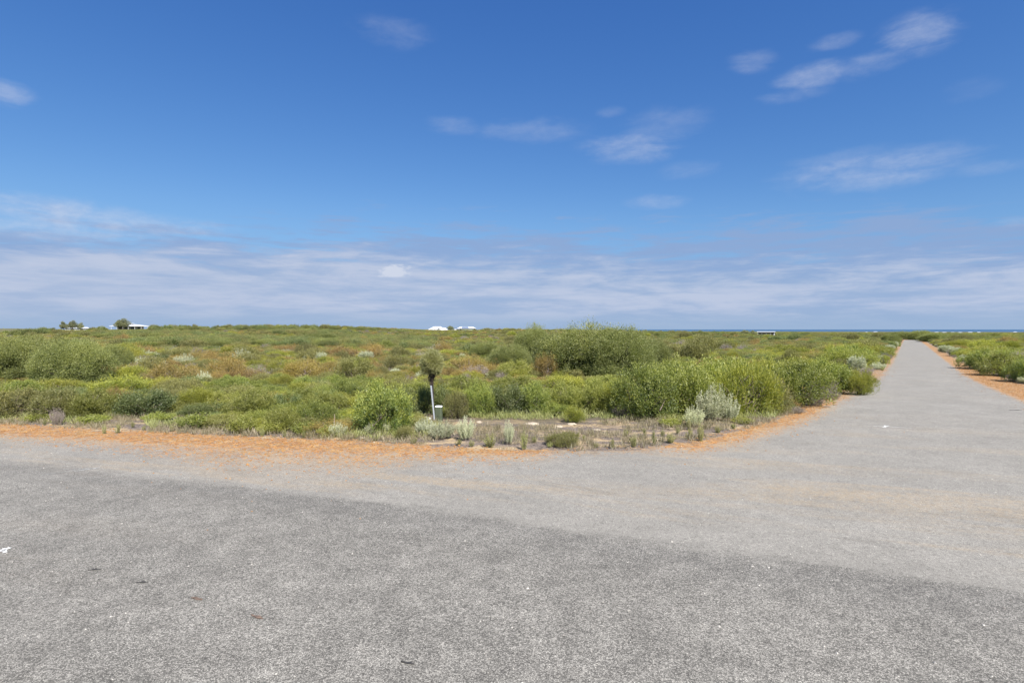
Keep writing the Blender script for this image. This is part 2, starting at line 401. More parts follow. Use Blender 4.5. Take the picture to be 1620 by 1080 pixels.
def dome_points(W, Hh, lobes, nclump, flat=0.25, seed_spread=0.62):
    """centres and outward directions of leaf sprays on a lumpy dome W wide and Hh high"""
    a = rng.uniform(0, 2*PI, lobes); q = np.sqrt(rng.uniform(0, 1, lobes))*seed_spread
    lobes = int(lobes*1.6); a = rng.uniform(0, 2*PI, lobes); q = np.sqrt(rng.uniform(0, 1, lobes))*seed_spread*1.15
    lr = rng.uniform(.20, .46, lobes)*W*.52; lr[0] = W*.33
    lc = np.column_stack([np.cos(a)*q*W*.5, np.sin(a)*q*W*.5, np.zeros(lobes)]); lc[0, :2] *= .2
    top = Hh*(1-0.42*q**1.5)*rng.uniform(.72, 1.0, lobes); top[0] = Hh*.97
    rz = np.minimum(lr*.95, top*.62); lc[:, 2] = top-rz
    C, N, T = [], [], []
    while len(C) < nclump:
        k = rng.integers(lobes); d = rng.normal(size=3); d /= np.linalg.norm(d)
        if d[2] < -0.55: continue
        s = rng.uniform(.80, 1.02)
        pnt = lc[k]+d*np.array([lr[k], lr[k], rz[k]])*s
        if d[2] < 0: pnt[2] -= rng.uniform(0, 1)*max(0, pnt[2]-.05)*.8
        if pnt[2] < 0.03: continue
        dd = (pnt-lc)/np.column_stack([lr, lr, rz]); ins = (np.linalg.norm(dd, axis=1) < .78); ins[k] = False
        if ins.any(): continue
        C.append(pnt); N.append(d); T.append(k)
    lt = rng.uniform(0, 1, lobes)
    return np.array(C), np.array(N), lt[np.array(T)], lc

def dome_bush(name, W, Hh, lobes, nclump, nper, rc, L, Wd, up=0.5, wild=0.7, inner=0.2, shoots=0.0):
    C, N, T, lc = dome_points(W, Hh, lobes, nclump)
    n = nclump*nper
    idx = np.repeat(np.arange(nclump), nper)
    off = rng.normal(size=(n, 3))*rc*np.repeat(rng.uniform(.4, 1.35, nclump), nper)[:, None]
    P = C[idx]+off; D = N[idx]*0.6+np.array([0, 0, up])+rnd_dir(n)*wild
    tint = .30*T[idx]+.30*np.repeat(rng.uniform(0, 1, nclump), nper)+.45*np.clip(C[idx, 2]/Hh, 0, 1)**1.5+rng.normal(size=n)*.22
    Ls = np.full(n, L); Ws = np.full(n, Wd)
    ni = int(n*inner)
    k = rng.integers(0, nclump, ni); sc = rng.uniform(.25, .85, (ni, 1)); cc = np.array([0, 0, Hh*.3])
    Pi = cc+(C[k]-cc)*sc+rng.normal(size=(ni, 3))*rc
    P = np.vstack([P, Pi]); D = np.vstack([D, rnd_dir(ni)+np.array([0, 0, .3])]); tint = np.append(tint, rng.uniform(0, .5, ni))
    Ls = np.append(Ls, np.full(ni, L*1.3)); Ws = np.append(Ws, np.full(ni, Wd*1.5))
    if shoots:
        ns = int(nclump*shoots); k = rng.integers(0, nclump, ns); m_ = 9
        dirs = unit(N[k]*.5+np.array([0, 0, 1.0])+rnd_dir(ns)*.3)
        tt = np.tile(np.linspace(0, 1, m_), ns); kk = np.repeat(np.arange(ns), m_)
        Ps = C[k][kk]+dirs[kk]*(tt*rc*3.6)[:, None]+rng.normal(size=(ns*m_, 3))*rc*.12
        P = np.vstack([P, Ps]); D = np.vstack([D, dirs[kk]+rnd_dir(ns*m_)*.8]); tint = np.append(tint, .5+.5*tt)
        Ls = np.append(Ls, np.full(ns*m_, L)); Ws = np.append(Ws, np.full(ns*m_, Wd))
    keep = P[:, 2] > 0.0
    V, Fc, tn = leaves(P[keep], D[keep], Ls[keep], Ws[keep], tint[keep])
    fol = mesh_np(name+'_foliage', V, Fc, {'tint': tn})
    mb = MB()
    for q in lc[:7]:
        for _ in range(2):
            e = q+rng.normal(size=3)*np.array([W, W, Hh])*.08; b = rng.normal(size=3)*W*.04; b[2] = -0.05
            mid = (b+e)/2+rng.normal(size=3)*W*.05; r0 = 0.012+W*.008
            mb.tube([b, mid, (e[0], e[1], max(.1, e[2]))], [r0, r0*.7, r0*.35], 5)
    for i in rng.integers(0, nclump, 26):
        e = C[i]*rng.choice([.97, 1.05, 1.12]); q = lc[rng.integers(len(lc))]*.6; mb.tube([q, (q+e)/2+rng.normal(size=3)*W*.03, e], [W*.005+.004, W*.004+.003, .003], 4)
    return fol, mb.mesh(name+'_stems')

def shoot_bush(name, W, Hh, nshoot, nleaf, L, Wd, stemr=0.006, low=0.15, spread=1.0, leafdir=0.5, tipw=0.6):
    P, D, T = [], [], []; mb = MB()
    for s in range(nshoot):
        a = rng.uniform(0, 2*PI); q = math.sqrt(rng.uniform(0, 1)); hh = Hh*(1-.42*q*q)*rng.uniform(.58, 1.06)
        b = np.array([math.cos(a)*q*W*.16, math.sin(a)*q*W*.16, -.02]); e = np.array([math.cos(a)*q*W*.5*spread, math.sin(a)*q*W*.5*spread, hh])
        mid = np.array([e[0]*.72, e[1]*.72, hh*.45])+rng.normal(size=3)*W*.02
        tt = rng.uniform(low, 1, nleaf)[:, None]
        pt = (1-tt)**2*b+2*tt*(1-tt)*mid+tt**2*e; tg = 2*(1-tt)*(mid-b)+2*tt*(e-mid)
        jit = rng.normal(size=(nleaf, 3))*W*.018*(1.3-tt*tipw)
        P.append(pt+jit); D.append(unit(tg)*leafdir+rnd_dir(nleaf)*.75+np.array([0, 0, .2])); T.append(np.clip(tt[:, 0]*.6+rng.uniform(0, .45), 0, 1))
        if s % 2 == 0 or nshoot < 30: mb.tube([b, (b+2*mid+e)/4, e*.98], [stemr, stemr*.7, stemr*.3], 4)
    P, D, T = np.vstack(P), np.vstack(D), np.concatenate(T); keep = P[:, 2] > 0
    V, Fc, tn = leaves(P[keep], D[keep], L, Wd, T[keep])
    return mesh_np(name+'_foliage', V, Fc, {'tint': tn}), mb.mesh(name+'_stems')

M_WOOD = mat_pbr('grey_bark', (0.13, 0.10, 0.08), 0.9, var=.3, scale=20)
M_DWOOD = mat_pbr('dark_bark', (0.035, 0.027, 0.022), 0.95, var=.3, scale=20)
M_TWIG = mat_pbr('dry_twig', (0.21, 0.165, 0.14), 0.9, var=.25, scale=20)
ML = {
 'wattle': mat_leaf('wattle_leaf', (0.119, 0.145, 0.049), (0.316, 0.318, 0.089), (0.197, 0.216, 0.071), .45),
 'green': mat_leaf('green_leaf', (0.106, 0.156, 0.049), (0.318, 0.340, 0.069), (0.296, 0.279, 0.069), .48),
 'deep': mat_leaf('deep_green_leaf', (0.108, 0.149, 0.061), (0.228, 0.258, 0.086), (0.171, 0.183, 0.061), .45),
 'lime': mat_leaf('lime_leaf', (0.155, 0.195, 0.046), (0.417, 0.407, 0.057), (0.321, 0.284, 0.057), .48),
 'olive': mat_leaf('olive_leaf', (0.138, 0.138, 0.061), (0.293, 0.264, 0.084), (0.221, 0.219, 0.068)),
 'rust': mat_leaf('rust_leaf', (0.168, 0.122, 0.094), (0.408, 0.273, 0.072), (0.324, 0.261, 0.066)),
 'dead': mat_leaf('dry_heath', (0.167, 0.136, 0.121), (0.310, 0.262, 0.230), (0.241, 0.207, 0.161), .2),
 'silver': mat_leaf('silver_leaf', (0.220, 0.242, 0.154), (0.550, 0.561, 0.407), (0.462, 0.462, 0.275), .3),
 'weed': mat_leaf('weed_leaf', (0.176, 0.207, 0.074), (0.352, 0.356, 0.131), (0.330, 0.310, 0.116), .35),
}
# reference sizes (width, height) of each sort, several meshes each
VAR = {}
def reg(kind, key, W, Hh, pair, stem): VAR.setdefault(key, []).append((kind, W, Hh, pair[0], pair[1], stem))
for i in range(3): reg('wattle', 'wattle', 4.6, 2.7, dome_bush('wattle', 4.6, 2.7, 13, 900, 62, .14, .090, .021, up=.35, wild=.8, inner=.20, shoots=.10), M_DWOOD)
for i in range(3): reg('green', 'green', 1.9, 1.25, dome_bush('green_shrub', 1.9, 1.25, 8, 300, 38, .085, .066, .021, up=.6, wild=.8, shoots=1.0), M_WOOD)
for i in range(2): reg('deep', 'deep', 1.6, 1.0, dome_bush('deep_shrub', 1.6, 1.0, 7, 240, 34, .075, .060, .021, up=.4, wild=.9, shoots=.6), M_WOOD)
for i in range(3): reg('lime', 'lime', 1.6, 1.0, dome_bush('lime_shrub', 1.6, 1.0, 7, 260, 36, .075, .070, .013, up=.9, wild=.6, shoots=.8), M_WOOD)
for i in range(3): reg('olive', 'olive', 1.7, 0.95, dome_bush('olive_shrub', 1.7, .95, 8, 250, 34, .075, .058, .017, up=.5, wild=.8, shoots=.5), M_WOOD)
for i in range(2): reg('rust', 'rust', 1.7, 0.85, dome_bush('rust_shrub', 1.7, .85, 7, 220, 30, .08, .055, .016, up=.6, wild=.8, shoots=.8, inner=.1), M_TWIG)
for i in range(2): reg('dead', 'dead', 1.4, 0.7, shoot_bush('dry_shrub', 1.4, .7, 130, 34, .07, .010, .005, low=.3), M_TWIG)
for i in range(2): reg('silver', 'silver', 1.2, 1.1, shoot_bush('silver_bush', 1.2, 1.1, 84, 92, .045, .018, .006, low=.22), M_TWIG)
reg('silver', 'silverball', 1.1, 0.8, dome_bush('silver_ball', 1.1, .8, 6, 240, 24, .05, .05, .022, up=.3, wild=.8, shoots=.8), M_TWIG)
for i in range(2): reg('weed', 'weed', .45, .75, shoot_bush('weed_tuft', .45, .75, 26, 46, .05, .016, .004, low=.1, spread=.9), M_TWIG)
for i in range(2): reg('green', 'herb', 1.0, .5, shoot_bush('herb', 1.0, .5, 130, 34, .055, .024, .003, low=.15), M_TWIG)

FAN = {}
protos = {}
def plant(name, key, x, y, W, Hh, label, cat, group=None, var=None, rz=None, z=None):
    vs = VAR[key]; vi = (random.randrange(len(vs)) if var is None else var) % len(vs)
    kind, rW, rH, fm, sm, stem = vs[vi]
    zz = float(zt(x, y)) if z is None else z
    o = empty(name, (x, y, zz), random.uniform(0, 2*PI) if rz is None else rz, (W/rW*random.uniform(.95, 1.05), W/rW*random.uniform(.95, 1.05), Hh/rH))
    a = link('foliage', fm, ML[kind], o); b = link('stems', sm, stem, o)
    if (key, vi) not in protos: protos[(key, vi)] = (a, rW, rH)
    tag(o, label, cat, group)
    return o

# ------------------------------------------------------------------ where the shrubs stand
WORDS = {'wattle': ('grey-green feathery wattle dome', 'wattle'), 'green': ('bright green leafy shrub', 'shrub'), 'deep': ('dark green dense shrub', 'shrub'),
         'lime': ('yellow-green fine-leaved shrub', 'shrub'), 'olive': ('dull olive heath shrub', 'shrub'), 'rust': ('rust-brown heath shrub', 'shrub'),
         'dead': ('dry grey-mauve twiggy shrub', 'shrub'), 'silver': ('silvery upright saltbush', 'saltbush'), 'silverball': ('silvery rounded saltbush', 'saltbush'),
         'weed': ('thin upright weed tuft', 'weed'), 'herb': ('low bright green herb patch', 'herb')}
NAME = {'wattle': 'wattle_shrub', 'silver': 'saltbush', 'silverball': 'saltbush', 'weed': 'weed_tuft', 'herb': 'herb_patch', 'dead': 'dry_shrub'}
# kind, u, v of foot, width and height in picture pixels, label
HAND = [
 ('wattle', -8, 609, 130, 78, 'big grey-green wattle dome cut by the left edge of the photo'),
 ('wattle', 55, 603, 125, 75, 'grey-green wattle dome between the edge dome and the broad left dome'),
 ('wattle', 122, 613, 135, 78, 'broad grey-green wattle dome, right end of the left thicket'),
 ('wattle', 182, 590, 58, 46, 'smaller wattle dome tucked behind the right end of the left thicket'),
 ('wattle', 930, 603, 165, 93, 'tallest grey-green wattle dome in the middle, dark stems showing below'),
 ('wattle', 988, 606, 125, 92, 'tall wattle dome forming the right shoulder of the central thicket'),
 ('wattle', 885, 597, 100, 72, 'wattle dome on the left of the tallest central one, dark hollow beneath'),
 ('wattle', 848, 583, 70, 70, 'wattle dome peeking above the skyline at the left of the central thicket'),
 ('wattle', 808, 590, 78, 46, 'low sloping wattle dome at the left foot of the central thicket'),
 ('wattle', 770, 572, 60, 33, 'small wattle dome trailing away left of the central thicket'),
 ('wattle', 1042, 588, 52, 50, 'pale wattle dome at the right foot of the central thicket'),
 ('olive', 1093, 578, 62, 36, 'rounded olive dome shrub standing right of the central thicket'),
 ('olive', 1113, 570, 55, 38, 'taller olive dome shrub just behind the rounded one right of the central thicket'),
 ('rust', 866, 602, 42, 38, 'red-brown dying shrub in the hollow under the central thicket'),
 ('green', 815, 602, 70, 30, 'green shrub in front of the sloping wattle at the central thicket'),
 ('rust', 742, 592, 70, 24, 'orange-brown low shrub left of the central thicket'),
 ('dead', 752, 598, 50, 20, 'mauve-grey dry shrub below the orange-brown one left of the central thicket'),
 # front green mass at the corner
 ('green', 1018, 668, 112, 80, 'dark-hearted green shrub at the left end of the corner clump'),
 ('green', 1078, 662, 125, 84, 'bright green shrub behind the big silver saltbush at the corner'),
 ('lime', 1178, 662, 118, 80, 'big lime green feathery shrub on the corner beside the orange gravel'),
 ('green', 1132, 655, 125, 80, 'bright green shrub in the middle of the corner clump'),
 ('green', 1055, 630, 90, 50, 'green shrub behind the corner clump, next to the central thicket'),
 ('green', 1155, 618, 90, 48, 'green shrub behind the lime one of the corner clump'),
 ('lime', 1210, 622, 90, 48, 'yellow-green shrub beyond the corner clump'),
 ('green', 1258, 646, 105, 68, 'green rounded shrub at the verge right after the corner clump'),
 ('olive', 1225, 655, 70, 52, 'olive-brown shrub filling the gap beside the lime corner shrub'),
 ('green', 1305, 624, 85, 50, 'green shrub along the side road behind the dry stalks'),
 ('lime', 1255, 608, 80, 38, 'yellow-green shrub two rows back from the side road verge'),
 ('silver', 1127, 671, 56, 66, 'large silvery spiky saltbush in front of the corner clump'),
 ('silver', 1098, 677, 36, 36, 'smaller silver saltbush left of the large spiky one'),
 ('silver', 1152, 668, 36, 46, 'thin silver saltbush right of the large spiky one'),
 ('silverball', 1355, 590, 34, 24, 'round pale silver saltbush beside the side road'),
 ('silver', 1344, 601, 26, 16, 'ragged silver saltbush below the round pale one'),
 ('dead', 1339, 616, 24, 24, 'straw grey dry bush at the left edge of the side road'),
 ('lime', 1362, 626, 48, 36, 'green and brown bush spreading onto the side road bitumen'),
 ('silverball', 1392, 577, 17, 14, 'small silver saltbush on the left verge further up the side road'),
 ('silverball', 1408, 556, 16, 10, 'silver saltbush near the far end of the left verge'),
 ('silverball', 1416, 549, 12, 8, 'farthest small silver saltbush on the left verge'),
 ('green', 1390, 567, 60, 18, 'dark green low shrub at the side road between two silver saltbushes'),
 ('green', 1345, 580, 80, 26, 'green shrub behind the round pale silver saltbush'),
 ('wattle', 1409, 546, 30, 18, 'green dome shrub at the left of the side road far end'),
 ('olive', 1338, 538, 44, 11, 'dark green flat dome far out left of the side road'),
 ('silverball', 1495, 558, 20, 11, 'first silver saltbush on the right verge of the side road'),
 ('silverball', 1511, 563, 24, 13, 'second silver saltbush on the right verge of the side road'),
 ('silver', 1524, 570, 14, 10, 'third and smallest silver saltbush on the right verge'),
 ('green', 1556, 585, 64, 32, 'green shrub on the right side of the side road'),
 ('green', 1592, 596, 70, 38, 'larger green shrub on the right side of the side road'),
 ('green', 1625, 606, 60, 40, 'green shrub cut by the right edge of the photo'),
 ('green', 1585, 577, 60, 24, 'green shrub behind the right roadside pair'),
 # around the post and pillar
 ('green', 600, 690, 112, 76, 'large green leafy shrub left of the green service pillar'),
 ('deep', 632, 668, 60, 52, 'dark green shrub behind the large leafy one left of the pillar'),
 ('deep', 688, 656, 60, 46, 'dark green shrub right behind the leaning post and pillar'),
 ('olive', 722, 664, 46, 42, 'olive-yellow shrub right beside the green service pillar'),
 ('green', 757, 660, 60, 50, 'first green shrub of the row right of the pillar'),
 ('deep', 800, 658, 70, 48, 'dark green shrub in the row right of the pillar'),
 ('green', 846, 657, 70, 46, 'third green shrub of the row right of the pillar'),
 ('green', 895, 656, 70, 48, 'fourth green shrub of the row right of the pillar'),
 ('green', 940, 655, 60, 46, 'fifth green shrub of the row right of the pillar'),
 ('lime', 973, 656, 46, 50, 'yellow-green shrub ending the row right of the pillar'),
 ('green', 740, 628, 80, 30, 'green low shrub behind the olive one near the pillar'),
 ('green', 815, 625, 90, 28, 'green low shrub midway between pillar row and central thicket'),
 ('lime', 885, 625, 90, 26, 'yellow-green low shrub before the central thicket'),
 ('green', 960, 622, 80, 24, 'green low shrub before the tallest central wattle'),
 ('dead', 985, 662, 46, 20, 'grey dry brush at the foot of the corner clump'),
 ('silver', 699, 697, 46, 31, 'pale silver saltbush in front of the service pillar'),
 ('silver', 672, 690, 34, 30, 'silver saltbush at the left foot of the leaning post'),
 ('silver', 737, 698, 34, 40, 'silver saltbush with dry brown base right of the pillar'),
 ('silver', 535, 692, 30, 24, 'low silver saltbush at the left foot of the large leafy shrub'),
 ('silver', 585, 690, 18, 22, 'small pale saltbush below the large leafy shrub'),
 ('silver', 611, 688, 18, 26, 'narrow pale saltbush below the large leafy shrub, nearer the pillar'),
 ('silver', 804, 704, 20, 42, 'tall narrow grey-green saltbush alone on the sandy clearing'),
 ('olive', 640, 696, 36, 20, 'low yellow-green plant between the large leafy shrub and the pillar saltbushes'),
 ('olive', 895, 709, 64, 20, 'low spreading olive plant at the gravel edge of the clearing'),
 ('lime', 907, 670, 34, 24, 'little round yellow-green shrub on a thin stem in the clearing'),
 ('dead', 90, 673, 24, 28, 'grey dead bush on the sand at the left verge'),
 # left front
 ('deep', 232, 661, 92, 42, 'blue-green dark shrub at the left, behind the sandy strip'),
 ('lime', 312, 652, 66, 34, 'bright yellow-green shrub right of the blue-green dark one'),
 ('olive', 30, 662, 90, 44, 'olive shrub at the left edge behind the sandy strip'),
 ('olive', 95, 664, 80, 46, 'olive shrub behind the grey dead bush'),
 ('green', 150, 664, 80, 44, 'green shrub left of the blue-green dark one'),
 ('deep', 110, 640, 60, 26, 'dark green low shrub under the broad left wattle'),
 ('lime', 88, 628, 70, 24, 'yellow-green low shrub under the broad left wattle'),
 ('green', 35, 634, 80, 28, 'green low shrub under the left thicket'),
 ('lime', 195, 628, 90, 30, 'yellow-green shrub between the left thicket and the dark shrub'),
 ('lime', 215, 608, 60, 26, 'lime shrub at the foot of the broad left wattle'),
 ('rust', 272, 614, 80, 36, 'rusty olive mound left of the cream saltbush'),
 ('silver', 322, 612, 26, 26, 'cream green saltbush in the middle of the rusty scrub'),
 ('rust', 362, 606, 64, 38, 'rusty brown mound right of the cream saltbush'),
 ('olive', 236, 598, 46, 32, 'olive shrub with grey twigs beside the left thicket'),
 ('dead', 212, 600, 32, 26, 'mauve twiggy shrub between left thicket and rusty mound'),
 ('silver', 292, 580, 34, 22, 'pale saltbush far behind the rusty olive mound'),
 ('silver', 383, 580, 36, 30, 'tall white-grey saltbush with twiggy base behind the rusty brown mound'),
 ('silver', 485, 577, 22, 22, 'grey saltbush midway between left thicket and leaning post'),
 ('silverball', 506, 577, 26, 18, 'pale green saltbush right beside the grey midway one'),
 ('silverball', 578, 572, 30, 15, 'cream saltbush behind the dark olive dome'),
 ('olive', 565, 609, 66, 42, 'dark olive dome left of the leaning post'),
 ('olive', 628, 588, 46, 26, 'green-olive dome between the dark olive dome and the shaggy tree'),
 ('rust', 480, 604, 66, 32, 'orange-brown mound left of the dark olive dome'),
 ('rust', 525, 602, 50, 28, 'brown mound touching the dark olive dome'),
 ('lime', 445, 596, 46, 26, 'yellow-green shrub among the orange-brown mounds'),
 ('dead', 405, 604, 50, 26, 'mauve-grey twiggy shrub between the rusty mounds'),
 ('deep', 452, 655, 62, 30, 'dark green shrub in the greenery left of the large leafy shrub'),
 ('deep', 520, 652, 56, 30, 'dark green shrub nearer the large leafy shrub'),
 ('green', 400, 664, 80, 42, 'green shrub in the front greenery, left part'),
 ('green', 500, 680, 70, 40, 'green shrub in the front greenery beside the timber stake'),
 ('green', 450, 684, 70, 36, 'green shrub in the front greenery, middle part'),
 ('green', 545, 640, 70, 34, 'green shrub behind the large leafy shrub'),
 ('green', 360, 652, 60, 30, 'green shrub behind the front greenery at its left end'),
 ('wattle', 1459, 538, 44, 16, 'tallest dark dome behind the end of the side road'),
 ('wattle', 1480, 541, 60, 15, 'dark wattle just right of the side road end'),
 ('wattle', 1520, 540, 60, 13, 'dark wattle in the hedge right of the side road end'),
 ('wattle', 1428, 537, 40, 13, 'dark wattle just left of the side road end'),
 ('wattle', 400, 545, 150, 16, 'long dark green thicket under the left skyline'),
 ('wattle', 330, 545, 110, 15, 'dark green thicket left of the long one under the skyline'),
 ('wattle', 505, 544, 120, 17, 'dark green thicket right of the long one under the skyline'),
 ('deep', 478, 553, 16, 8, 'little dark round shrub in open heath below the skyline thickets'),
 ('deep', 530, 553, 34, 10, 'wide dark round shrub in open heath below the skyline thickets'),
 ('deep', 618, 552, 18, 8, 'little dark round shrub in open heath above the dark olive dome'),
 ('deep', 1209, 548, 16, 9, 'dark spiky round shrub below the white shed'),
 ('dead', 1290, 643, 30, 17, 'dry brown twiggy bush at the verge under the side road shrubs, nearer one'),
 ('dead', 1314, 633, 32, 17, 'dry brown twiggy bush at the verge just before the straw grey dry bush'),
 ('dead', 1262, 655, 26, 12, 'low dry brown twigs at the gravel right after the corner clump'),
 ('olive', 1245, 566, 36, 18, 'dark olive dome in the heath left of the side road'),
 ('olive', 1275, 560, 30, 15, 'second dark olive dome in the heath left of the side road'),
]
placed = []; recs = []
for kind, u, v, w, h, lab in HAND:
    x, y = at(u, v); d = math.hypot(x, y); mpp = d/F*math.cos(math.atan2(x, y))   # metres per picture pixel at that depth
    mpp = y/F
    Wm, Hm = w*mpp, h*mpp*1.03
    # the foot the eye sees is the front of the plant: step half its depth back
    k = Wm*.36/d; x, y = x*(1+k), y*(1+k)
    if v < 548 and kind == 'wattle' and u < 1400 or (v < 548 and u > 1415):
        # a thicket that long is a row of several domes, this one is its widest
        Wm = min(Wm, Hm*4.2)
    plant(NAME.get(kind, 'shrub'), kind, x, y, Wm, Hm, lab, WORDS[kind][1])
    placed.append((x, y, Wm*.42, kind)); recs.append(kind)
n_ind = len(HAND)

def along(L, t0, t1, n, off, kinds_, wh, where, pw):
    seg = np.hypot(*(L[1:]-L[:-1]).T); cum = np.concatenate([[0], np.cumsum(seg)]); out = []
    for i in range(n):
        f = (t0+(t1-t0)*((i+.5+random.uniform(-.35, .35))/n)**pw)*cum[-1]; k = min(np.searchsorted(cum, f)-1, len(seg)-1); q = (f-cum[k])/seg[k]; p = L[k]+(L[k+1]-L[k])*q; d = (L[k+1]-L[k])/seg[k]
        nrm = np.array([-d[1], d[0]]); o_ = random.uniform(*off); out.append((p+nrm*o_, random.choice(kinds_), random.uniform(*wh)))
    out.sort(key=lambda e: e[0][1]); cnt = {}; tot_ = {}
    for e in out: tot_[e[1]] = tot_.get(e[1], 0)+1
    for p, k, w in out:
        cnt[k] = cnt.get(k, 0)+1; q = cnt[k]; ordn = ['nearest', 'second', 'third', 'fourth', 'fifth', 'sixth', 'seventh', 'eighth', 'ninth', 'tenth', 'eleventh', 'twelfth', 'thirteenth', 'fourteenth', 'fifteenth', 'sixteenth'][min(q, 16)-1]
        plant(NAME.get(k, 'shrub'), k, p[0], p[1], w, w*random.uniform(.45, .75), f'small {WORDS[k][0]} {where}, {ordn} one counting away', WORDS[k][1], f'small {WORDS[k][0]}s {where}')
        placed.append((p[0], p[1], w*.3, k))
    return len(out)
n_ind += along(OR_R, 0.0, 1.0, 22, (.1, .7), ['silver', 'dead', 'silverball', 'dead', 'olive'], (.5, 1.1), 'edging the right verge', .22)
n_ind += along(OR_L, .125, 1.0, 22, (-.2, .6), ['dead', 'olive', 'lime', 'silver', 'green', 'dead'], (.6, 1.3), 'edging the left verge', 2.2)
# weeds and small tufts on the verge and clearing
WEEDS = [(165, 686, 7, 18), (186, 685, 11, 17), (243, 680, 10, 14), (272, 682, 8, 12), (71, 672, 7, 12), (120, 668, 9, 10), (145, 675, 7, 12), (415, 690, 8, 16), (450, 691, 8, 16),
         (480, 693, 7, 13), (775, 707, 26, 24), (829, 711, 15, 34), (746, 706, 10, 12), (968, 709, 9, 20), (943, 708, 10, 10), (1002, 707, 14, 22), (1035, 704, 9, 30), (1060, 700, 20, 18), (1090, 694, 14, 20),
         (1108, 698, 12, 34), (1090, 680, 9, 22), (1045, 673, 8, 16), (1048, 690, 10, 12), (870, 707, 12, 10), (845, 700, 10, 12), (990, 690, 10, 14), (560, 694, 10, 14), (593, 697, 12, 10),
         (655, 701, 12, 12), (725, 704, 14, 12), (925, 697, 10, 12), (1020, 690, 9, 16), (1072, 686, 10, 14), (356, 685, 8, 12), (1396, 586, 6, 7), (1377, 594, 6, 9), (1135, 684, 14, 12), (1160, 678, 10, 10),
         (20, 668, 8, 10), (38, 667, 8, 12), (210, 676, 8, 12), (228, 680, 8, 9)]
def wside(u): return 'on the left verge' if u < 480 else 'fronting the clearing' if u < 960 else 'on the corner'
def wsize(w, h): return ('tall' if h > 19 else 'short' if h < 13 else 'middling')+(' bushy' if w > 11 else ' thin')
def wlabel(u, w, h, side):
    L = sorted(q[0] for q in WEEDS if wside(q[0]) == wside(u) and wsize(q[2], q[3]) == wsize(w, h)); k = L.index(u)
    return f'{wsize(w, h)} green weed tuft {wside(u)}'+('' if len(L) == 1 else ', leftmost of its sort' if k == 0 else f', {["", "second", "third", "fourth", "fifth", "sixth", "seventh", "eighth", "ninth", "tenth", "eleventh", "twelfth", "thirteenth"][k]} from the left')
for i, (u, v, w, h) in enumerate(WEEDS):
    x, y = at(u, v); mpp = y/F
    side = 'on the left verge' if u < 480 else 'along the front of the clearing' if u < 960 else 'on the corner near the orange gravel'
    plant('weed_tuft', 'weed', x, y, max(w*mpp, .12), h*mpp, wlabel(u, w, h, side), 'weed', 'weed tufts at the road edge')
HERBS = [(312, 680, 62, 26), (385, 686, 60, 26), (430, 688, 50, 22), (480, 690, 50, 22), (350, 676, 40, 20), (520, 692, 40, 18), (150, 672, 60, 14), (250, 668, 50, 14), (60, 668, 50, 12), (1060, 676, 50, 12), (1175, 672, 40, 10)]
hs = sorted(HERBS)
for q in HERBS:
    u, v, w, h = q; x, y = at(u, v); mpp = y/F
    plant('herb_patch', 'herb', x*1.02, y*1.02, w*mpp, h*mpp, f'low soft green herb patch at scrub edge, {["leftmost", "second", "third", "fourth", "fifth", "sixth", "seventh", "eighth", "ninth", "tenth", "rightmost"][hs.index(q)]} in the row', 'herb', 'green herb patches at the scrub edge')
    placed.append((x, y, w*mpp*.25, 'herb'))

# scatter over the heath
FRONT = line_world([(-300, 660), (0, 660), (140, 664), (280, 662), (295, 680), (530, 688), (560, 686), (655, 684), (668, 660), (760, 658), (1000, 658), (1100, 662), (1215, 660), (1260, 647), (1300, 632), (1335, 614),
                    (1372, 588), (1398, 568), (1412, 553), (1421, 541), (1427, 536.5), (1458, 536.5), (1478, 546), (1506, 560), (1537, 574), (1580, 590), (1620, 604), (1700, 628)])
FRONT = np.vstack([FRONT[0]+d0*300, FRONT, FRONT[-1]+np.array([400, -100.])])
def cells(r0, r1, c, a0=-51, a1=51):
    out = []; r = r0
    while r < r1:
        cc = c(r); n = int((azr(a1)-azr(a0))*r/cc)
        a = azr(a0)+(np.arange(n)+rng.uniform(-.45, .45, n))*cc/r; rr = r+rng.uniform(-.45, .45, n)*cc
        out.append(np.column_stack([np.sin(a)*rr, np.cos(a)*rr])); r += cc*.9
    return np.vstack(out)
P = cells(14, 62, lambda r: 1.15+.006*r)
P2 = cells(62, 420, lambda r: 1.42+.0052*(r-60))
P3 = cells(420, 1500, lambda r: 3.8+.005*(r-420), -12, 51)
P = np.vstack([P, P2, P3])
sd = sdist(P, FRONT); P = P[sd < -0.35]; sd = sd[sd < -0.35]
rr = np.hypot(P[:, 0], P[:, 1]); uu = az_px(P[:, 0], P[:, 1]); vv = HZ+F*(H-zt(P[:, 0], P[:, 1]))/np.maximum(P[:, 1], 1)
keep = ~((rr > 330) & (rr < 500) & (uu > 1190) & (uu < 1232))
for (x, y, r, k) in placed:
    keep &= np.hypot(P[:, 0]-x, P[:, 1]-y) > r*.65
P, sd, rr, uu, vv = P[keep], sd[keep], rr[keep], uu[keep], vv[keep]
KEYS = ['green', 'deep', 'lime', 'olive', 'rust', 'dead', 'silver', 'wattle', 'silverball']
n1 = np.array([mnoise.noise((x*.09, y*.045, 3.1)) for x, y in P]); n2 = np.array([mnoise.noise((x*.12+40, y*.06, 9.7)) for x, y in P])
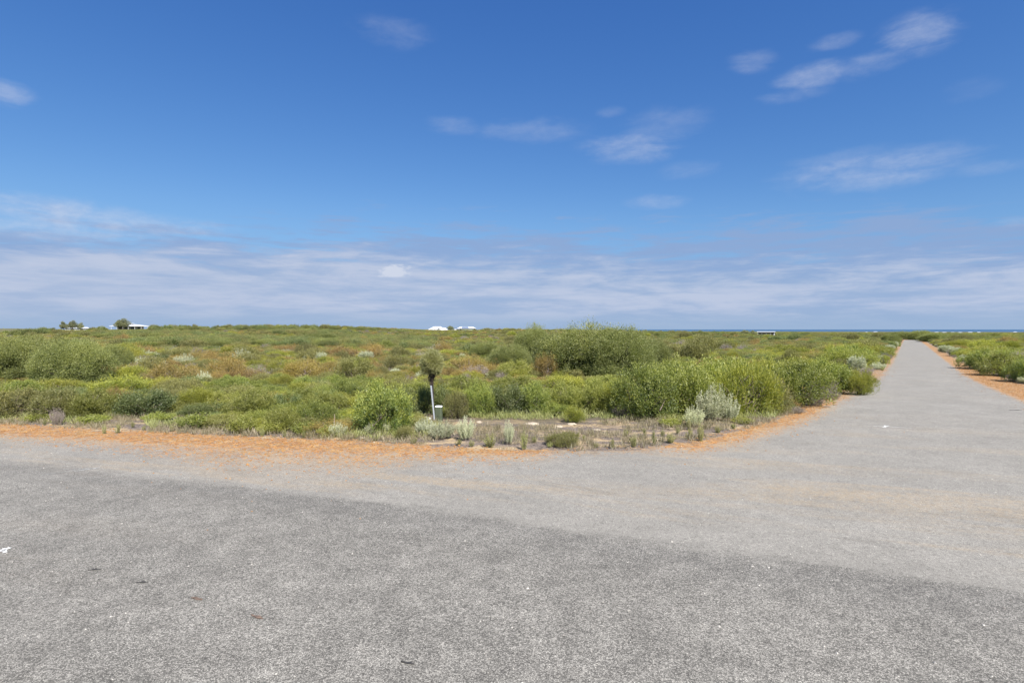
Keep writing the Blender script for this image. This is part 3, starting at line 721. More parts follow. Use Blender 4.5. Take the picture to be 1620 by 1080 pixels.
def weights(u, v, a, b, r):
    w = dict(green=.3, deep=.10, lime=.2, olive=.4, rust=.06, dead=.06, silver=.02, wattle=0., silverball=0.)
    if v > 612:
        w.update(green=.9, lime=.30, deep=.14, olive=.3, rust=.02, dead=.02)
        if u < 350: w.update(green=.45, olive=.7, lime=.5)
    elif v > 572 and u < 860:
        w.update(green=.08, lime=.30, olive=.6, rust=.62, dead=.42, silver=.05, deep=.05)
    elif v > 548 and u < 900:
        w.update(green=.10, lime=.30, olive=.85, rust=.26, dead=.30, silver=.07, silverball=.04, deep=.14)
    elif u < 900:
        w.update(green=.10, lime=.16, olive=1.0, rust=.14, dead=.30, deep=.20)
    elif u > 1280:
        w.update(green=.5, lime=.7, olive=.5, rust=.04, dead=.06, deep=.16)
    else:
        w.update(green=.25, lime=.30, olive=.9, rust=.12, dead=.22, deep=.18)
        if v > 560: w.update(green=.8, lime=.5)
    if r > 95: w.update(green=.14, lime=.12, olive=1.0, rust=.14, dead=.26, deep=.14, silver=.0, silverball=0.)
    if u > 1480 and v < 570: w.update(lime=.9)
    w['rust'] *= 1+2.2*max(0, a*2); w['dead'] *= 1+2.0*max(0, b*2); w['lime'] *= 1+1.6*max(0, -a*2); w['deep'] *= 1+2*max(0, -b*2)
    return [w[k] for k in KEYS]
kinds = [random.choices(KEYS, weights(u, v, a, b, r))[0] for u, v, a, b, r in zip(uu, vv, n1, n2, rr)]
big = rng.uniform(size=len(P))
Wd = np.where(rr < 62, rng.uniform(1.0, 2.0, len(P)), np.where(rr < 420, rng.uniform(1.5, 2.9, len(P)), rng.uniform(3.4, 7.0, len(P))))
Hd = np.where(rr < 420, rng.uniform(.45, .85, len(P)), np.where(uu > 900, rng.uniform(.25, .7, len(P)), rng.uniform(.7, 1.4, len(P))))*(1+.15*(rr > 62))
tall = (big > .965) & (rr > 50); Wd = np.where(tall, Wd*1.6, Wd); Hd = np.where(tall, Hd*1.9, Hd)
near_edge = np.clip((-sd)/4, .55, 1.0); Hd = Hd*np.where(rr < 62, near_edge, 1)
lowz = ((uu > 700) & (uu < 1050) & (vv > 603) & (vv < 650)) | ((uu < 200) & (vv > 605) & (vv < 640))
Hd = np.where(lowz, Hd*.62, Hd)
Hd = np.where((rr < 60) & (vv < 640), Hd*.95, Hd)
for i, (x, y) in enumerate(P):
    th = mnoise.noise((x*.02+7, y*.05, 5.5)); th2 = mnoise.noise((x*.03-3, y*.06, 1.5))
    if uu[i] < 680 and ((95 < rr[i] < 150 and th > .05 and uu[i] > 215) or (150 < rr[i] < 330 and th2 > .22)):
        kinds[i] = random.choice(['wattle', 'deep', 'wattle', 'olive']); Wd[i] *= 1.7; Hd[i] = random.uniform(1.25, 2.0) if rr[i] < 200 else random.choice([.6, .9, 1.3, 1.9, 2.6])
    elif uu[i] > 1000 and rr[i] > 120 and th2 > .30:
        kinds[i] = random.choice(['wattle', 'deep', 'olive']); Wd[i] *= 1.4; Hd[i] *= 1.5
for i in range(len(P)):
    if rr[i] > 210 and 520 < uu[i] <= 665: Hd[i] = min(Hd[i], 2.6-1.8*(uu[i]-520)/145)
    if rr[i] > 210 and (165 < uu[i] < 240 or 95 < uu[i] < 145 or 665 < uu[i] < 765): Hd[i] = min(Hd[i], .8)
for i, k in enumerate(kinds):
    if k in ('silver', 'dead', 'silverball'): Wd[i] *= .62 if rr[i] < 420 else 1.; Hd[i] *= .95
ang = Wd/rr; vis = (uu > -30) & (uu < 1650)
order = np.argsort(np.where(vis, rr, 1e6))
N_IND = 292-n_ind
ind = order[:N_IND]; rest = np.setdiff1d(np.arange(len(P)), ind)

def zone(u, v):
    if u > 1440: return 'right of the side road'
    if u > 1270: return 'left of the side road'
    if u > 1000: return 'behind the corner clump'
    if u > 850: return 'before the central thicket'
    if u > 690: return 'right of the leaning post'
    if u > 540: return 'near the large leafy shrub'
    if u > 380: return 'left of the dark olive dome'
    if u > 210: return 'right of the left thicket'
    return 'below the left thicket'
def band(v): return 'front' if v > 645 else 'second-row' if v > 622 else 'middle' if v > 602 else 'back'
ORD = ['leftmost', 'second', 'third', 'fourth', 'fifth', 'sixth', 'seventh', 'eighth', 'ninth', 'tenth', 'eleventh', 'twelfth', 'thirteenth', 'fourteenth', 'fifteenth', 'sixteenth', 'seventeenth', 'eighteenth', 'nineteenth', 'twentieth']
grp = {}
for i in ind: grp.setdefault((kinds[i], zone(uu[i], vv[i]), band(vv[i])), []).append(i)
for (k, zn, bn), L in grp.items():
    L.sort(key=lambda i: uu[i])
    for q, i in enumerate(L):
        word = WORDS[k][0]
        tail = '' if len(L) == 1 else (', leftmost one' if q == 0 else f', {ORD[min(q, 19)]} from the left')
        plant(NAME.get(k, 'shrub'), k, P[i, 0], P[i, 1], Wd[i], Hd[i], f'{bn} {word} {zn}{tail}', WORDS[k][1], f'{WORDS[k][0]}s {zn}')

# all the scrub beyond: one stuff object, instances of the shrubs above
PR = P[rest]; zz = zt(PR[:, 0], PR[:, 1])
me = bpy.data.meshes.new('heath_scrub'); me.vertices.add(len(PR)); me.vertices.foreach_set('co', np.column_stack([PR, zz]).astype(np.float32).ravel())
kid = np.zeros(len(PR), np.int32); sx = np.zeros(len(PR), np.float32); sz = np.zeros(len(PR), np.float32); sources = []
for key in KEYS:
    for vi in range(len(VAR[key])):
        if (key, vi) in protos: sources.append((key, vi, *protos[(key, vi)]))
bykey = {}
for si, s in enumerate(sources): bykey.setdefault(s[0], []).append(si)
for q, i in enumerate(rest):
    k = kinds[i] if kinds[i] in bykey else 'olive'
    si = random.choice(bykey[k]); kid[q] = si; sx[q] = Wd[i]/sources[si][3]; sz[q] = Hd[i]/sources[si][4]
a = me.attributes.new('kid', 'INT', 'POINT'); a.data.foreach_set('value', kid)
a = me.attributes.new('sc', 'FLOAT_VECTOR', 'POINT'); a.data.foreach_set('vector', np.column_stack([sx, sx, sz]).astype(np.float32).ravel())
a = me.attributes.new('rot', 'FLOAT_VECTOR', 'POINT')
rt = np.zeros((len(PR), 3), np.float32); rt[:, 2] = rng.uniform(0, 2*PI, len(PR)); a.data.foreach_set('vector', rt.ravel())
scrub = link('heath_scrub', me); tag(scrub, 'dense mixed heath scrub covering the land out to the skyline', 'scrub', kind='stuff')
ng = bpy.data.node_groups.new('heath', 'GeometryNodeTree')
ng.interface.new_socket('Geometry', in_out='INPUT', socket_type='NodeSocketGeometry'); ng.interface.new_socket('Geometry', in_out='OUTPUT', socket_type='NodeSocketGeometry')
gi = ng.nodes.new('NodeGroupInput'); go = ng.nodes.new('NodeGroupOutput'); join = ng.nodes.new('GeometryNodeJoinGeometry')
def nattr(nm, ty):
    n = ng.nodes.new('GeometryNodeInputNamedAttribute'); n.data_type = ty; n.inputs[0].default_value = nm; return n.outputs[0]
ak, asc, ar = nattr('kid', 'INT'), nattr('sc', 'FLOAT_VECTOR'), nattr('rot', 'FLOAT_VECTOR')
for si, s in enumerate(sources):
    cmpn = ng.nodes.new('FunctionNodeCompare'); cmpn.data_type = 'INT'; cmpn.operation = 'EQUAL'
    ins = [i for i in cmpn.inputs if i.enabled]; ng.links.new(ak, ins[0]); ins[1].default_value = si
    oi = ng.nodes.new('GeometryNodeObjectInfo'); oi.transform_space = 'ORIGINAL'; oi.inputs['Object'].default_value = s[2]; oi.inputs['As Instance'].default_value = True
    ip = ng.nodes.new('GeometryNodeInstanceOnPoints')
    ng.links.new(gi.outputs[0], ip.inputs['Points']); ng.links.new(cmpn.outputs[0], ip.inputs['Selection']); ng.links.new(oi.outputs['Geometry'], ip.inputs['Instance'])
    ng.links.new(ar, ip.inputs['Rotation']); ng.links.new(asc, ip.inputs['Scale']); ng.links.new(ip.outputs[0], join.inputs[0])
ng.links.new(join.outputs[0], go.inputs[0])
md = scrub.modifiers.new('heath', 'NODES'); md.node_group = ng
print('scrub instances', len(PR), 'individual shrubs', n_ind+len(ind))

# ------------------------------------------------------------------ grass, gravel and litter
def strip_points(n, lo, hi, curve, rmax=70):
    """random points whose signed distance to a boundary lies between lo and hi"""
    out = []; c = 0
    while c < n:
        a = rng.uniform(azr(-46), azr(46), n*6); r = np.sqrt(rng.uniform(12**2, rmax**2, n*6)); Q = np.column_stack([np.sin(a)*r, np.cos(a)*r])
        s = sdist(Q, curve); s2 = sdist(Q, BIT); Q = Q[(s > lo) & (s < hi) & (s2 < 0.2)]; out.append(Q); c += len(Q)
    return np.vstack(out)[:n]
# dry grass on the clearing and verge edge
Q = strip_points(9500, -3.6, 0.15, OR, 45)
clump = np.array([mnoise.noise((x*.8, y*.8, 1.2)) for x, y in Q]); Q = Q[clump > -0.10]
nb = 11; idx = np.repeat(np.arange(len(Q)), nb); Pb = np.column_stack([Q[idx]+rng.normal(size=(len(idx), 2))*.05, zt(Q[idx, 0], Q[idx, 1])])
Db = rnd_dir(len(idx))*.55+np.array([0, 0, 1.0]); Lb = np.repeat(rng.uniform(.07, .24, len(Q)), nb)
V, Fc, tn = leaves(Pb, Db, Lb, .011, np.repeat(rng.uniform(0, 1, len(Q)), nb))
M_DRY = mat_leaf('dry_grass_blade', (0.20, 0.185, 0.095), (0.34, 0.28, 0.19), (0.28, 0.24, 0.14), .2)
o = link('dry_grass', mesh_np('dry_grass', V, Fc, {'tint': tn}), M_DRY); tag(o, 'thin dry grass scattered over the sandy strip behind the gravel', 'grass', kind='stuff')
# green grass creeping under the front shrubs
Q = strip_points(5200, -2.0, 0.9, FRONT, 45)
clump = np.array([mnoise.noise((x*.5+9, y*.5, 4.2)) for x, y in Q]); so = sdist(Q, OR); Q = Q[(clump > -0.1) & (so < -0.25)]
idx = np.repeat(np.arange(len(Q)), 16); Pb = np.column_stack([Q[idx]+rng.normal(size=(len(idx), 2))*.08, zt(Q[idx, 0], Q[idx, 1])])
Db = rnd_dir(len(idx))*.7+np.array([0, 0, 1.0]); Lb = np.repeat(rng.uniform(.10, .30, len(Q)), 16)
V, Fc, tn = leaves(Pb, Db, Lb, .016, np.repeat(rng.uniform(0, 1, len(Q)), 16))
o = link('green_grass', mesh_np('green_grass', V, Fc, {'tint': tn}), ML['weed']); tag(o, 'short green grass and herbs at the foot of the front shrubs', 'grass', kind='stuff')
# twigs and leaf litter on the clearing
Q = strip_points(9000, -4.2, -0.15, OR, 40)
clump = np.array([mnoise.noise((x*.9+5, y*1.5, 8.2)) for x, y in Q]); Q = Q[clump > -.05]
D = rnd_dir(len(Q))*np.array([1, 1, .12])
V, Fc, tn = leaves(np.column_stack([Q, zt(Q[:, 0], Q[:, 1])+.012]), D, .16, .016, rng.uniform(0, 1, len(Q)))
o = link('twig_litter', mesh_np('twig_litter', V, Fc, {'tint': tn}), mat_leaf('litter', (.09, .075, .065), (.24, .2, .17), (.15, .12, .1), .0)); tag(o, 'grey twig and leaf litter strewn over the sandy clearing', 'litter', kind='stuff')
# pea gravel stones: squashed octahedra
def stones(Q, size, name, mat, label, cat):
    n = len(Q); base = np.array([(1, 0, 0), (0, 1, 0), (-1, 0, 0), (0, -1, 0), (0, 0, .7), (0, 0, -.5)], float)
    s = (size*rng.lognormal(0, .35, n))[:, None, None]; a = rng.uniform(0, 2*PI, n); c, sn = np.cos(a)[:, None], np.sin(a)[:, None]
    B = base[None]*rng.uniform(.6, 1.2, (n, 6, 1)); X = B[..., 0]*c-B[..., 1]*sn; Y = B[..., 0]*sn+B[..., 1]*c
    V = np.stack([X, Y, B[..., 2]], -1)*s; V[..., 0] += Q[:, 0, None]; V[..., 1] += Q[:, 1, None]; V[..., 2] += (zt(Q[:, 0], Q[:, 1])+.012)[:, None]
    f = np.array([(0, 1, 4), (1, 2, 4), (2, 3, 4), (3, 0, 4), (1, 0, 5), (2, 1, 5), (3, 2, 5), (0, 3, 5)]); Fc = (f[None]+np.arange(n)[:, None, None]*6).reshape(-1, 3)
    o = link(name, mesh_np(name, V.reshape(-1, 3), Fc, {'tint': np.repeat(rng.uniform(0, 1, n), 6)}), mat); tag(o, label, cat, kind='stuff')
a = rng.uniform(azr(-44), azr(44), 260000); r = np.sqrt(rng.uniform(9**2, 60**2, len(a))); Q = np.column_stack([np.sin(a)*r, np.cos(a)*r])
at_ = surf_attrs(Q); bd, od, og, sp = at_['bd'], at_['od'], at_['og'], at_['sp']
pr = np.where((bd < 0) & (od > -.2), og, np.where(bd > 0, np.exp(-bd/(.25+sp*.45))*og*.5, 0)); Q = Q[rng.uniform(size=len(Q)) < pr]
Q = Q[:26000]
stones(Q, .016, 'orange_gravel', mat_leaf('orange_stone', (.20, .095, .03), (.35, .19, .07), (.27, .135, .042), .0), 'loose orange pea gravel lying along the road verge', 'gravel')
print('stones', len(Q))
a = rng.uniform(azr(-46), azr(46), 9000); r = np.sqrt(rng.uniform(4.5**2, 24**2, len(a))); Q = np.column_stack([np.sin(a)*r, np.cos(a)*r])
Q = Q[(sdist(Q, BIT) > .1)][:5200]
stones(Q, .0075, 'loose_chips', mat_leaf('pale_chip', (.12, .11, .10), (.42, .40, .36), (.3, .27, .22), .0), 'small loose stone chips scattered over the bitumen', 'stone chips')

# ------------------------------------------------------------------ limestone rocks on the clearing
M_ROCK = mat_pbr('limestone', (0.36, 0.30, 0.225), .95, var=.25, scale=9, bump=.8)
def rock(name, x, y, sx_, sy_, sz_, label):
    mb = MB(); n, k = 12, 7; sd_ = random.random()*50
    vs = []
    for j in range(k+1):
        ph = PI*j/k
        for i in range(n):
            th = 2*PI*i/n; d = Vector((math.sin(ph)*math.cos(th), math.sin(ph)*math.sin(th), math.cos(ph)))
            q = 1+.35*mnoise.noise(d*1.4+Vector((sd_, 0, 0)))+.15*mnoise.noise(d*4+Vector((sd_, 3, 0))); vs.append((d.x*sx_*q, d.y*sy_*q, d.z*sz_*q))
    fs = [(j*n+i, (j+1)*n+i, (j+1)*n+(i+1) % n, j*n+(i+1) % n) for j in range(k) for i in range(n)]
    mb.add(vs, fs); o = mb.build(name, M_ROCK); o.location = (x, y, float(zt(x, y))+sz_*.25); o.rotation_euler[2] = random.uniform(0, 6); tag(o, label, 'rock'); return o
for u, v, w, h, lab in [(418, 684.5, 13, 4, 'pale limestone rock at the edge of the orange gravel, left of the stake'), (592, 700, 5, 2.5, 'small white stone on the orange gravel before the large leafy shrub'),
                        (885, 675, 18, 3, 'flat white limestone slab in the clearing'), (905, 671, 20, 3, 'flat white limestone slab just behind the other slab'), (842, 671, 30, 4, 'low cream limestone hump in the clearing'),
                        (252, 672, 8, 5, 'white stone on the sandy strip at the left'), (673, 667, 8, 4, 'white stone at the foot of the leaning post'), (758, 668, 14, 3, 'cream stone right of the pillar saltbushes'),
                        (621, 689, 4, 2, 'tiny white stone under the large leafy shrub'), (1042, 695, 16, 2, 'flat pale stone on the corner clearing'), (572, 693, 10, 2.5, 'cream stone left of the pale small saltbush'),
                        (795, 684, 10, 3, 'pale stone left of the tall narrow saltbush'), (1323, 653, 3, 2, 'tiny white stone on the bitumen near the side road'), (945, 680, 18, 2, 'flat cream slab in the right part of the clearing')]:
    x, y = at(u, v); mpp = y/F; rock('limestone_rock', x, y, w*mpp*.42, w*mpp*.34, max(h*mpp*.6, .02), lab)

# ------------------------------------------------------------------ post, pillar, stake, shaggy tree
M_GALV = mat_pbr('galvanised_steel', (0.42, 0.45, 0.50), .45, .35, var=.1, scale=8)
M_PGREEN = mat_pbr('pillar_green_plastic', (0.062, 0.078, 0.045), .6, var=.08, scale=5)
M_WHITE = mat_pbr('white_plastic', (0.72, 0.72, 0.70), .6, var=.06, scale=10)
px, py = at(687.5, 666); mpp = py/F; z0 = float(zt(px, py))
post = empty('steel_post', (px, py, z0)); post.rotation_euler = (0.02, math.radians(-5.4), 0)
tag(post, 'thin galvanised steel post leaning left beside the green service pillar', 'post')
hgt = 57*mpp; w = .022; mb = MB()
# channel section: web and two flanges
mb.box(-w, w, -.004, 0.0, -.3, hgt); mb.box(-w, -w+.005, 0.0, .028, -.3, hgt); mb.box(w-.005, w, 0.0, .028, -.3, hgt)
mb.build('post_channel', M_GALV, post)
mb = MB()
for k in range(6): mb.tube([(0, -.004, hgt-.06-k*.09), (0, -.0065, hgt-.06-k*.09)], .006, 8)
mb.build('bolt_heads', M_DWOOD, post)
qx, qy = at(693.3, 666.3); z0 = float(zt(qx, qy))
pil = empty('service_pillar', (qx, qy+.12, z0), math.radians(-8)); tag(pil, 'squat dark green utility service pillar with white weathered top beside the leaning post', 'service pillar')
def rbox(W, D_, z0, z1, r, name, mat, parent, topscale=1.0, dome=0.0, seg=5):
    mb = MB(); ring = []
    for cx_, cy_, a0 in ((1, 1, 0), (-1, 1, 90), (-1, -1, 180), (1, -1, 270)):
        for k in range(seg+1):
            a = math.radians(a0+90*k/seg); ring.append((cx_*(W/2-r)+math.cos(a)*r, cy_*(D_/2-r)+math.sin(a)*r))
    n = len(ring); lv = [(z0, 1.0), (z0+(z1-z0)*.5, 1-(1-topscale)*.5), (z1, topscale)]
    if dome: lv += [(z1+dome*.45, topscale*.95), (z1+dome*.8, topscale*.8), (z1+dome, topscale*.5)]
    vs = [(x*s, y*s, z) for z, s in lv for x, y in ring]
    fs = [(l*n+i, l*n+(i+1) % n, (l+1)*n+(i+1) % n, (l+1)*n+i) for l in range(len(lv)-1) for i in range(n)]
    fs += [tuple(range(n))[::-1], tuple((len(lv)-1)*n+i for i in range(n))]
    mb.add(vs, fs); return mb.build(name, mat, parent)
ph = 24*mpp; pw = 12.2*mpp
rbox(pw*1.0, .20, -.1, ph*.26, .05, 'base', M_PGREEN, pil)
rbox(pw*.96, .19, ph*.275, ph*.93, .05, 'cover', M_PGREEN, pil, .97)
rbox(pw*.93, .185, ph*.93+.002, ph*.95, .05, 'cap', M_WHITE, pil, 1.0, .03)
mb = MB(); mb.tube([(0.0, -.098, ph*.36), (0.0, -.106, ph*.36)], .014, 10); mb.build('lock', M_DWOOD, pil)
x, y = at(680, 664.5); mb = MB(); mb.box(-.035, .035, -.02, .02, -.05, .10); mb.tube([(0, -.021, .06), (0, -.026, .06)], .012, 8)
o = mb.build('marker_peg', M_WHITE); o.location = (x, y, float(zt(x, y))); tag(o, 'short white marker peg low in the grass just left of the leaning post', 'marker peg')
M_TIMB = mat_pbr('weathered_timber', (.26, .20, .15), .9, var=.3, scale=14)
x, y = at(529.5, 681); mb = MB(); mb.tube([(0, 0, -.1), (-.01, 0, .2), (-.005, .01, 26*y/F)], [.014, .012, .010], 5)
o = mb.build('timber_stake', M_TIMB); o.location = (x, y, float(zt(x, y))); tag(o, 'thin weathered timber stake standing left of the large leafy shrub', 'stake')

# shaggy little tree behind the post
ML['shag'] = mat_leaf('shaggy_leaf', (0.30, 0.30, 0.12), (0.52, 0.50, 0.24), (0.42, 0.40, 0.19), .5)
tx, ty = at(683.5, 661); sc = ty/F; tz = float(zt(tx, ty))
def zpix(v): return H-(v-HZ)/F*ty-tz
ctop, cbot, ttop = zpix(557), zpix(597), zpix(585)
tree = empty('shaggy_tree', (tx, ty, tz)); tag(tree, 'small shaggy pale olive tree, round head on dark stem above the leaning post', 'tree')
mb = MB(); mb.tube([(.06, .05, -.1), (.045, .03, zpix(640)), (0.005, .0, zpix(612)), (-.01, 0, zpix(600)), (-.01, 0, ttop)], [.03, .028, .045, .06, .05], 7)
for k in range(9):
    a = k*.8; mb.tube([(-.01, 0, zpix(606)+k*.015), (math.cos(a)*.12, math.sin(a)*.12, zpix(592)+k*.02), (math.cos(a)*.24, math.sin(a)*.24, zpix(582)+.05*math.sin(k*2))], [.02, .013, .006], 5)
mb.build('trunk', M_DWOOD, tree)
n = 20000; C = np.array([-.0, 0, (ctop+cbot)/2+.04]); R = np.array([.335, .335, (ctop-cbot)/2+.01])
cl = rnd_dir(260); cl = cl[cl[:, 2] > -.75]; cs = rng.uniform(.62, .98, (len(cl), 1))*np.array([1+.25*mnoise.noise(Vector(q)*1.9) for q in cl])[:, None]; Cc = C+cl*R*cs
Cc = Cc[~((Cc[:, 0] < -.02) & (Cc[:, 1] < 0) & (Cc[:, 2] < C[2]-.03) & (rng.uniform(size=len(Cc)) < .55))]
k = rng.integers(0, len(Cc), n); Pp = Cc[k]+rng.normal(size=(n, 3))*.042; Dd = unit(Pp-C)*.7+rnd_dir(n)*.7+np.array([0, 0, .0])
V, Fc, tn = leaves(Pp, Dd, .095, .009, np.clip(.5+rng.normal(size=n)*.3, 0, 1)); link('crown', mesh_np('shaggy_crown', V, Fc, {'tint': tn}), ML['shag'], tree)
# dead skirt under the head
n = 700; a = rng.uniform(0, 2*PI, n); q = rng.uniform(.0, .15, n); Pp = np.column_stack([np.cos(a)*q-.01, np.sin(a)*q, rng.uniform(zpix(607), zpix(588), n)]); Pp[:, :2] *= ((Pp[:, 2:]-zpix(610))/(zpix(588)-zpix(610)))*.9+.25
V, Fc, tn = leaves(Pp, np.array([0, 0, -1.0])+rnd_dir(n)*.5, .09, .012, rng.uniform(0, 1, n)); link('dead_skirt', mesh_np('dead_skirt', V, Fc, {'tint': tn}), mat_leaf('dead_frond', (.03, .022, .018), (.09, .065, .045), (.06, .045, .03), .05), tree)

# ------------------------------------------------------------------ chalk marks and debris on the bitumen
m, t, out = mat_new('survey_paint'); pos = t.new('ShaderNodeNewGeometry').outputs['Position']
p = t.new('ShaderNodeBsdfPrincipled'); p.inputs['Roughness'].default_value = .8
t.put(p.inputs['Base Color'], t.mix(t.ss(t.noise(pos, 30, 3, .7), .36, .5), (.20, .195, .18), (.58, .58, .56))); t.l.new(p.outputs[0], out.inputs[0]); M_PAINT = m
m, t, out = mat_new('worn_paint'); pos = t.new('ShaderNodeNewGeometry').outputs['Position']
p = t.new('ShaderNodeBsdfPrincipled'); p.inputs['Roughness'].default_value = .8
t.put(p.inputs['Base Color'], t.mix(t.ss(t.noise(pos, 24, 3, .7), .44, .6), (.20, .195, .18), (.36, .36, .34))); t.l.new(p.outputs[0], out.inputs[0]); M_WORN = m
def mark(strokes, mat, label):
    mb = MB()
    for (u0, v0, u1, v1, w0, w1) in strokes:
        a, b = Vector(at(u0, v0)), Vector(at(u1, v1)); n = max(4, int((b-a).length/.12)); d = (b-a).normalized(); s = Vector((-d.y, d.x)); L, R_ = [], []
        for i in range(n+1):
            f = i/n; p_ = a.lerp(b, f); ww = (w0+(w1-w0)*f)*(.65+.7*random.random()); L.append(p_+s*ww); R_.append(p_-s*ww)
        vs = [(q.x, q.y, float(zt(q.x, q.y))+.013) for q in L+R_]; mb.add(vs, [(i, i+1, n+2+i, n+1+i)[::-1] for i in range(n)])
    o = mb.build('survey_mark', mat); tag(o, label, 'paint mark')
mark([(1365, 673.5, 1400, 675, .010, .016), (1400, 675, 1443, 677.5, .018, .008), (1396, 676, 1406, 674, .028, .028), (1400, 673.3, 1400.5, 676.4, .03, .02)], M_PAINT, 'white painted survey line with a star dot at the mouth of the side road')
mark([(-6, 871, 5, 870.5, .015, .02), (2, 873, 16, 866.5, .03, .03), (6, 868, 8, 874, .02, .02), (4, 875, 11, 874, .015, .01)], M_PAINT, 'white painted survey cross at the left edge of the bitumen')
mark([(66, 752, 120, 744, .01, .02), (118, 746, 158, 739.5, .025, .035), (100, 742.5, 155, 741.5, .015, .02)], M_WORN, 'faint worn white paint line on the left part of the bitumen')
mark([(1500, 641, 1540, 645, .03, .02)], M_WORN, 'faint pale scuff across the mouth of the side road')
M_DLEAF = mat_pbr('dead_leaf_brown', (.11, .075, .055), .8, var=.4, scale=40)
M_DTAR = mat_pbr('dark_tar', (.035, .033, .03), .7, var=.3, scale=20)
def debris(u, v, L, w, rz, mat, nm, label, cat):
    x, y = at(u, v); mb = MB(); n = 9
    top = []; 
    for i in range(n):
        f = i/(n-1); ww = w*math.sin(PI*min(max(f, .04), .96))*(.7+.5*random.random()); top.append((f*L-L/2, ww, .004+.010*math.sin(f*5+u)**2, -ww))
    vs = [(a, b, c) for a, b, c, d in top]+[(a, d, c*.6+.002) for a, b, c, d in top]+[(a, b*.95, .0) for a, b, c, d in top]+[(a, d*.95, .0) for a, b, c, d in top]
    fs = [(i, i+1, n+i+1, n+i)[::-1] for i in range(n-1)]+[(i, 2*n+i, 2*n+i+1, i+1)[::-1] for i in range(n-1)]+[(n+i, n+i+1, 3*n+i+1, 3*n+i)[::-1] for i in range(n-1)]
    mb.add(vs, fs); o = mb.build(nm, mat); o.location = (x, y, float(zt(x, y))+.010); o.rotation_euler[2] = rz; tag(o, label, cat)
for u, v, L, w, rz, mt, nm, lab, cat in [(311, 948, .17, .022, -.35, M_DLEAF, 'dead_leaf', 'curled brown leaf on the bitumen, upper of the pair at lower left', 'leaf'), (407, 977, .18, .018, -.45, M_DLEAF, 'dead_leaf', 'curled brown leaf on the bitumen, lower of the pair at lower left', 'leaf'),
                     (150, 902, .15, .012, .2, M_DTAR, 'dark_twig', 'short dark twig on the bitumen right of the survey cross', 'twig'), (225, 922, .13, .010, .1, M_DTAR, 'dark_twig', 'short dark twig between the survey cross and the brown leaves', 'twig'),
                     (1607, 649, .5, .04, .05, M_DTAR, 'tar_patch', 'dark tar strip on the bitumen at the right edge', 'tar patch'), (645, 1050, .14, .012, -.3, M_DTAR, 'dark_twig', 'dark twig at the bottom of the photo', 'twig')]:
    debris(u, v, L, w, rz, mt, nm, lab, cat)
# joint line across the road
# ------------------------------------------------------------------ distant trees
def tree_meshes(name, Hh, W, nl=9000, gaps=12):
    mb = MB(); mb.tube([(0, 0, -.3), (.1, 0, Hh*.2), (0, .1, Hh*.45), (.05, 0, Hh*.75)], [Hh*.035, Hh*.028, Hh*.02, Hh*.008], 8)
    cen = []
    for k in range(gaps):
        a = k*2.4; q = W*.5*math.sqrt((k+.5)/gaps)*.78; z = Hh*(.38+.40*random.random()*(1-q/W)) if k > 2 else Hh*(.60+.1*k); c = np.array([math.cos(a)*q, math.sin(a)*q, z]); cen.append(c)
        mb.tube([(0, 0, Hh*(.18+.02*k)), (c[0]*.5, c[1]*.5, c[2]*.72), tuple(c)], [Hh*.016, Hh*.011, Hh*.004], 5)
    cen = np.array(cen); k = rng.integers(0, gaps, nl); rr_ = W*.21*rng.uniform(.75, 1.2, gaps)
    dd = rnd_dir(nl); Pp = cen[k]+dd*rr_[k][:, None]*rng.uniform(.4, 1.05, (nl, 1))*np.array([1, 1, .8])
    V, Fc, tn = leaves(Pp, dd*.5+rnd_dir(nl), W*.05, W*.02, .5*rng.uniform(0, 1, gaps)[k]+.5*rng.uniform(0, 1, nl))
    return mesh_np(name+'_crown', V, Fc, {'tint': tn}), mb.mesh(name+'_trunk')
M_GUM = mat_leaf('gum_leaf', (0.20, 0.21, 0.12), (0.34, 0.34, 0.19), (0.26, 0.26, 0.14), .5)
tm = [tree_meshes('gum', 6.0, 5.0) for _ in range(2)]
def tree_at(u, vtop, vbot, wpx, dist, i, name, label, cat='tree', group=None):
    x, y = at_dist(u, dist); z = float(zt(x, y)); top = H-(vtop-HZ)/F*y; Hh = top-z; W = wpx*y/F
    o = empty(name, (x, y, z), i*1.3, (W/5.0, W/5.0, Hh/6.0)); link('crown', tm[i % 2][0], M_GUM, o); link('trunk', tm[i % 2][1], M_WOOD, o); tag(o, label, cat, group)
tree_at(101, 507, 519, 12, 370, 0, 'gum_tree', 'leftmost of the three rounded trees on the left skyline')
tree_at(114.5, 505, 519, 13, 365, 1, 'gum_tree', 'tallest middle one of the three trees on the left skyline')
tree_at(127, 509, 519, 10, 372, 2, 'gum_tree', 'rightmost and smallest of the three trees on the left skyline')
tree_at(193, 502, 519, 22, 375, 1, 'gum_tree', 'broad tree standing before the large white-roofed homestead')
tree_at(713, 514.5, 523, 11, 545, 3, 'gum_tree', 'small tree between the white pyramid-roofed house and the green house')
tree_at(751, 519, 523, 7, 560, 0, 'bushy_tree', 'low dark bush tree at the right end of the pale green house')
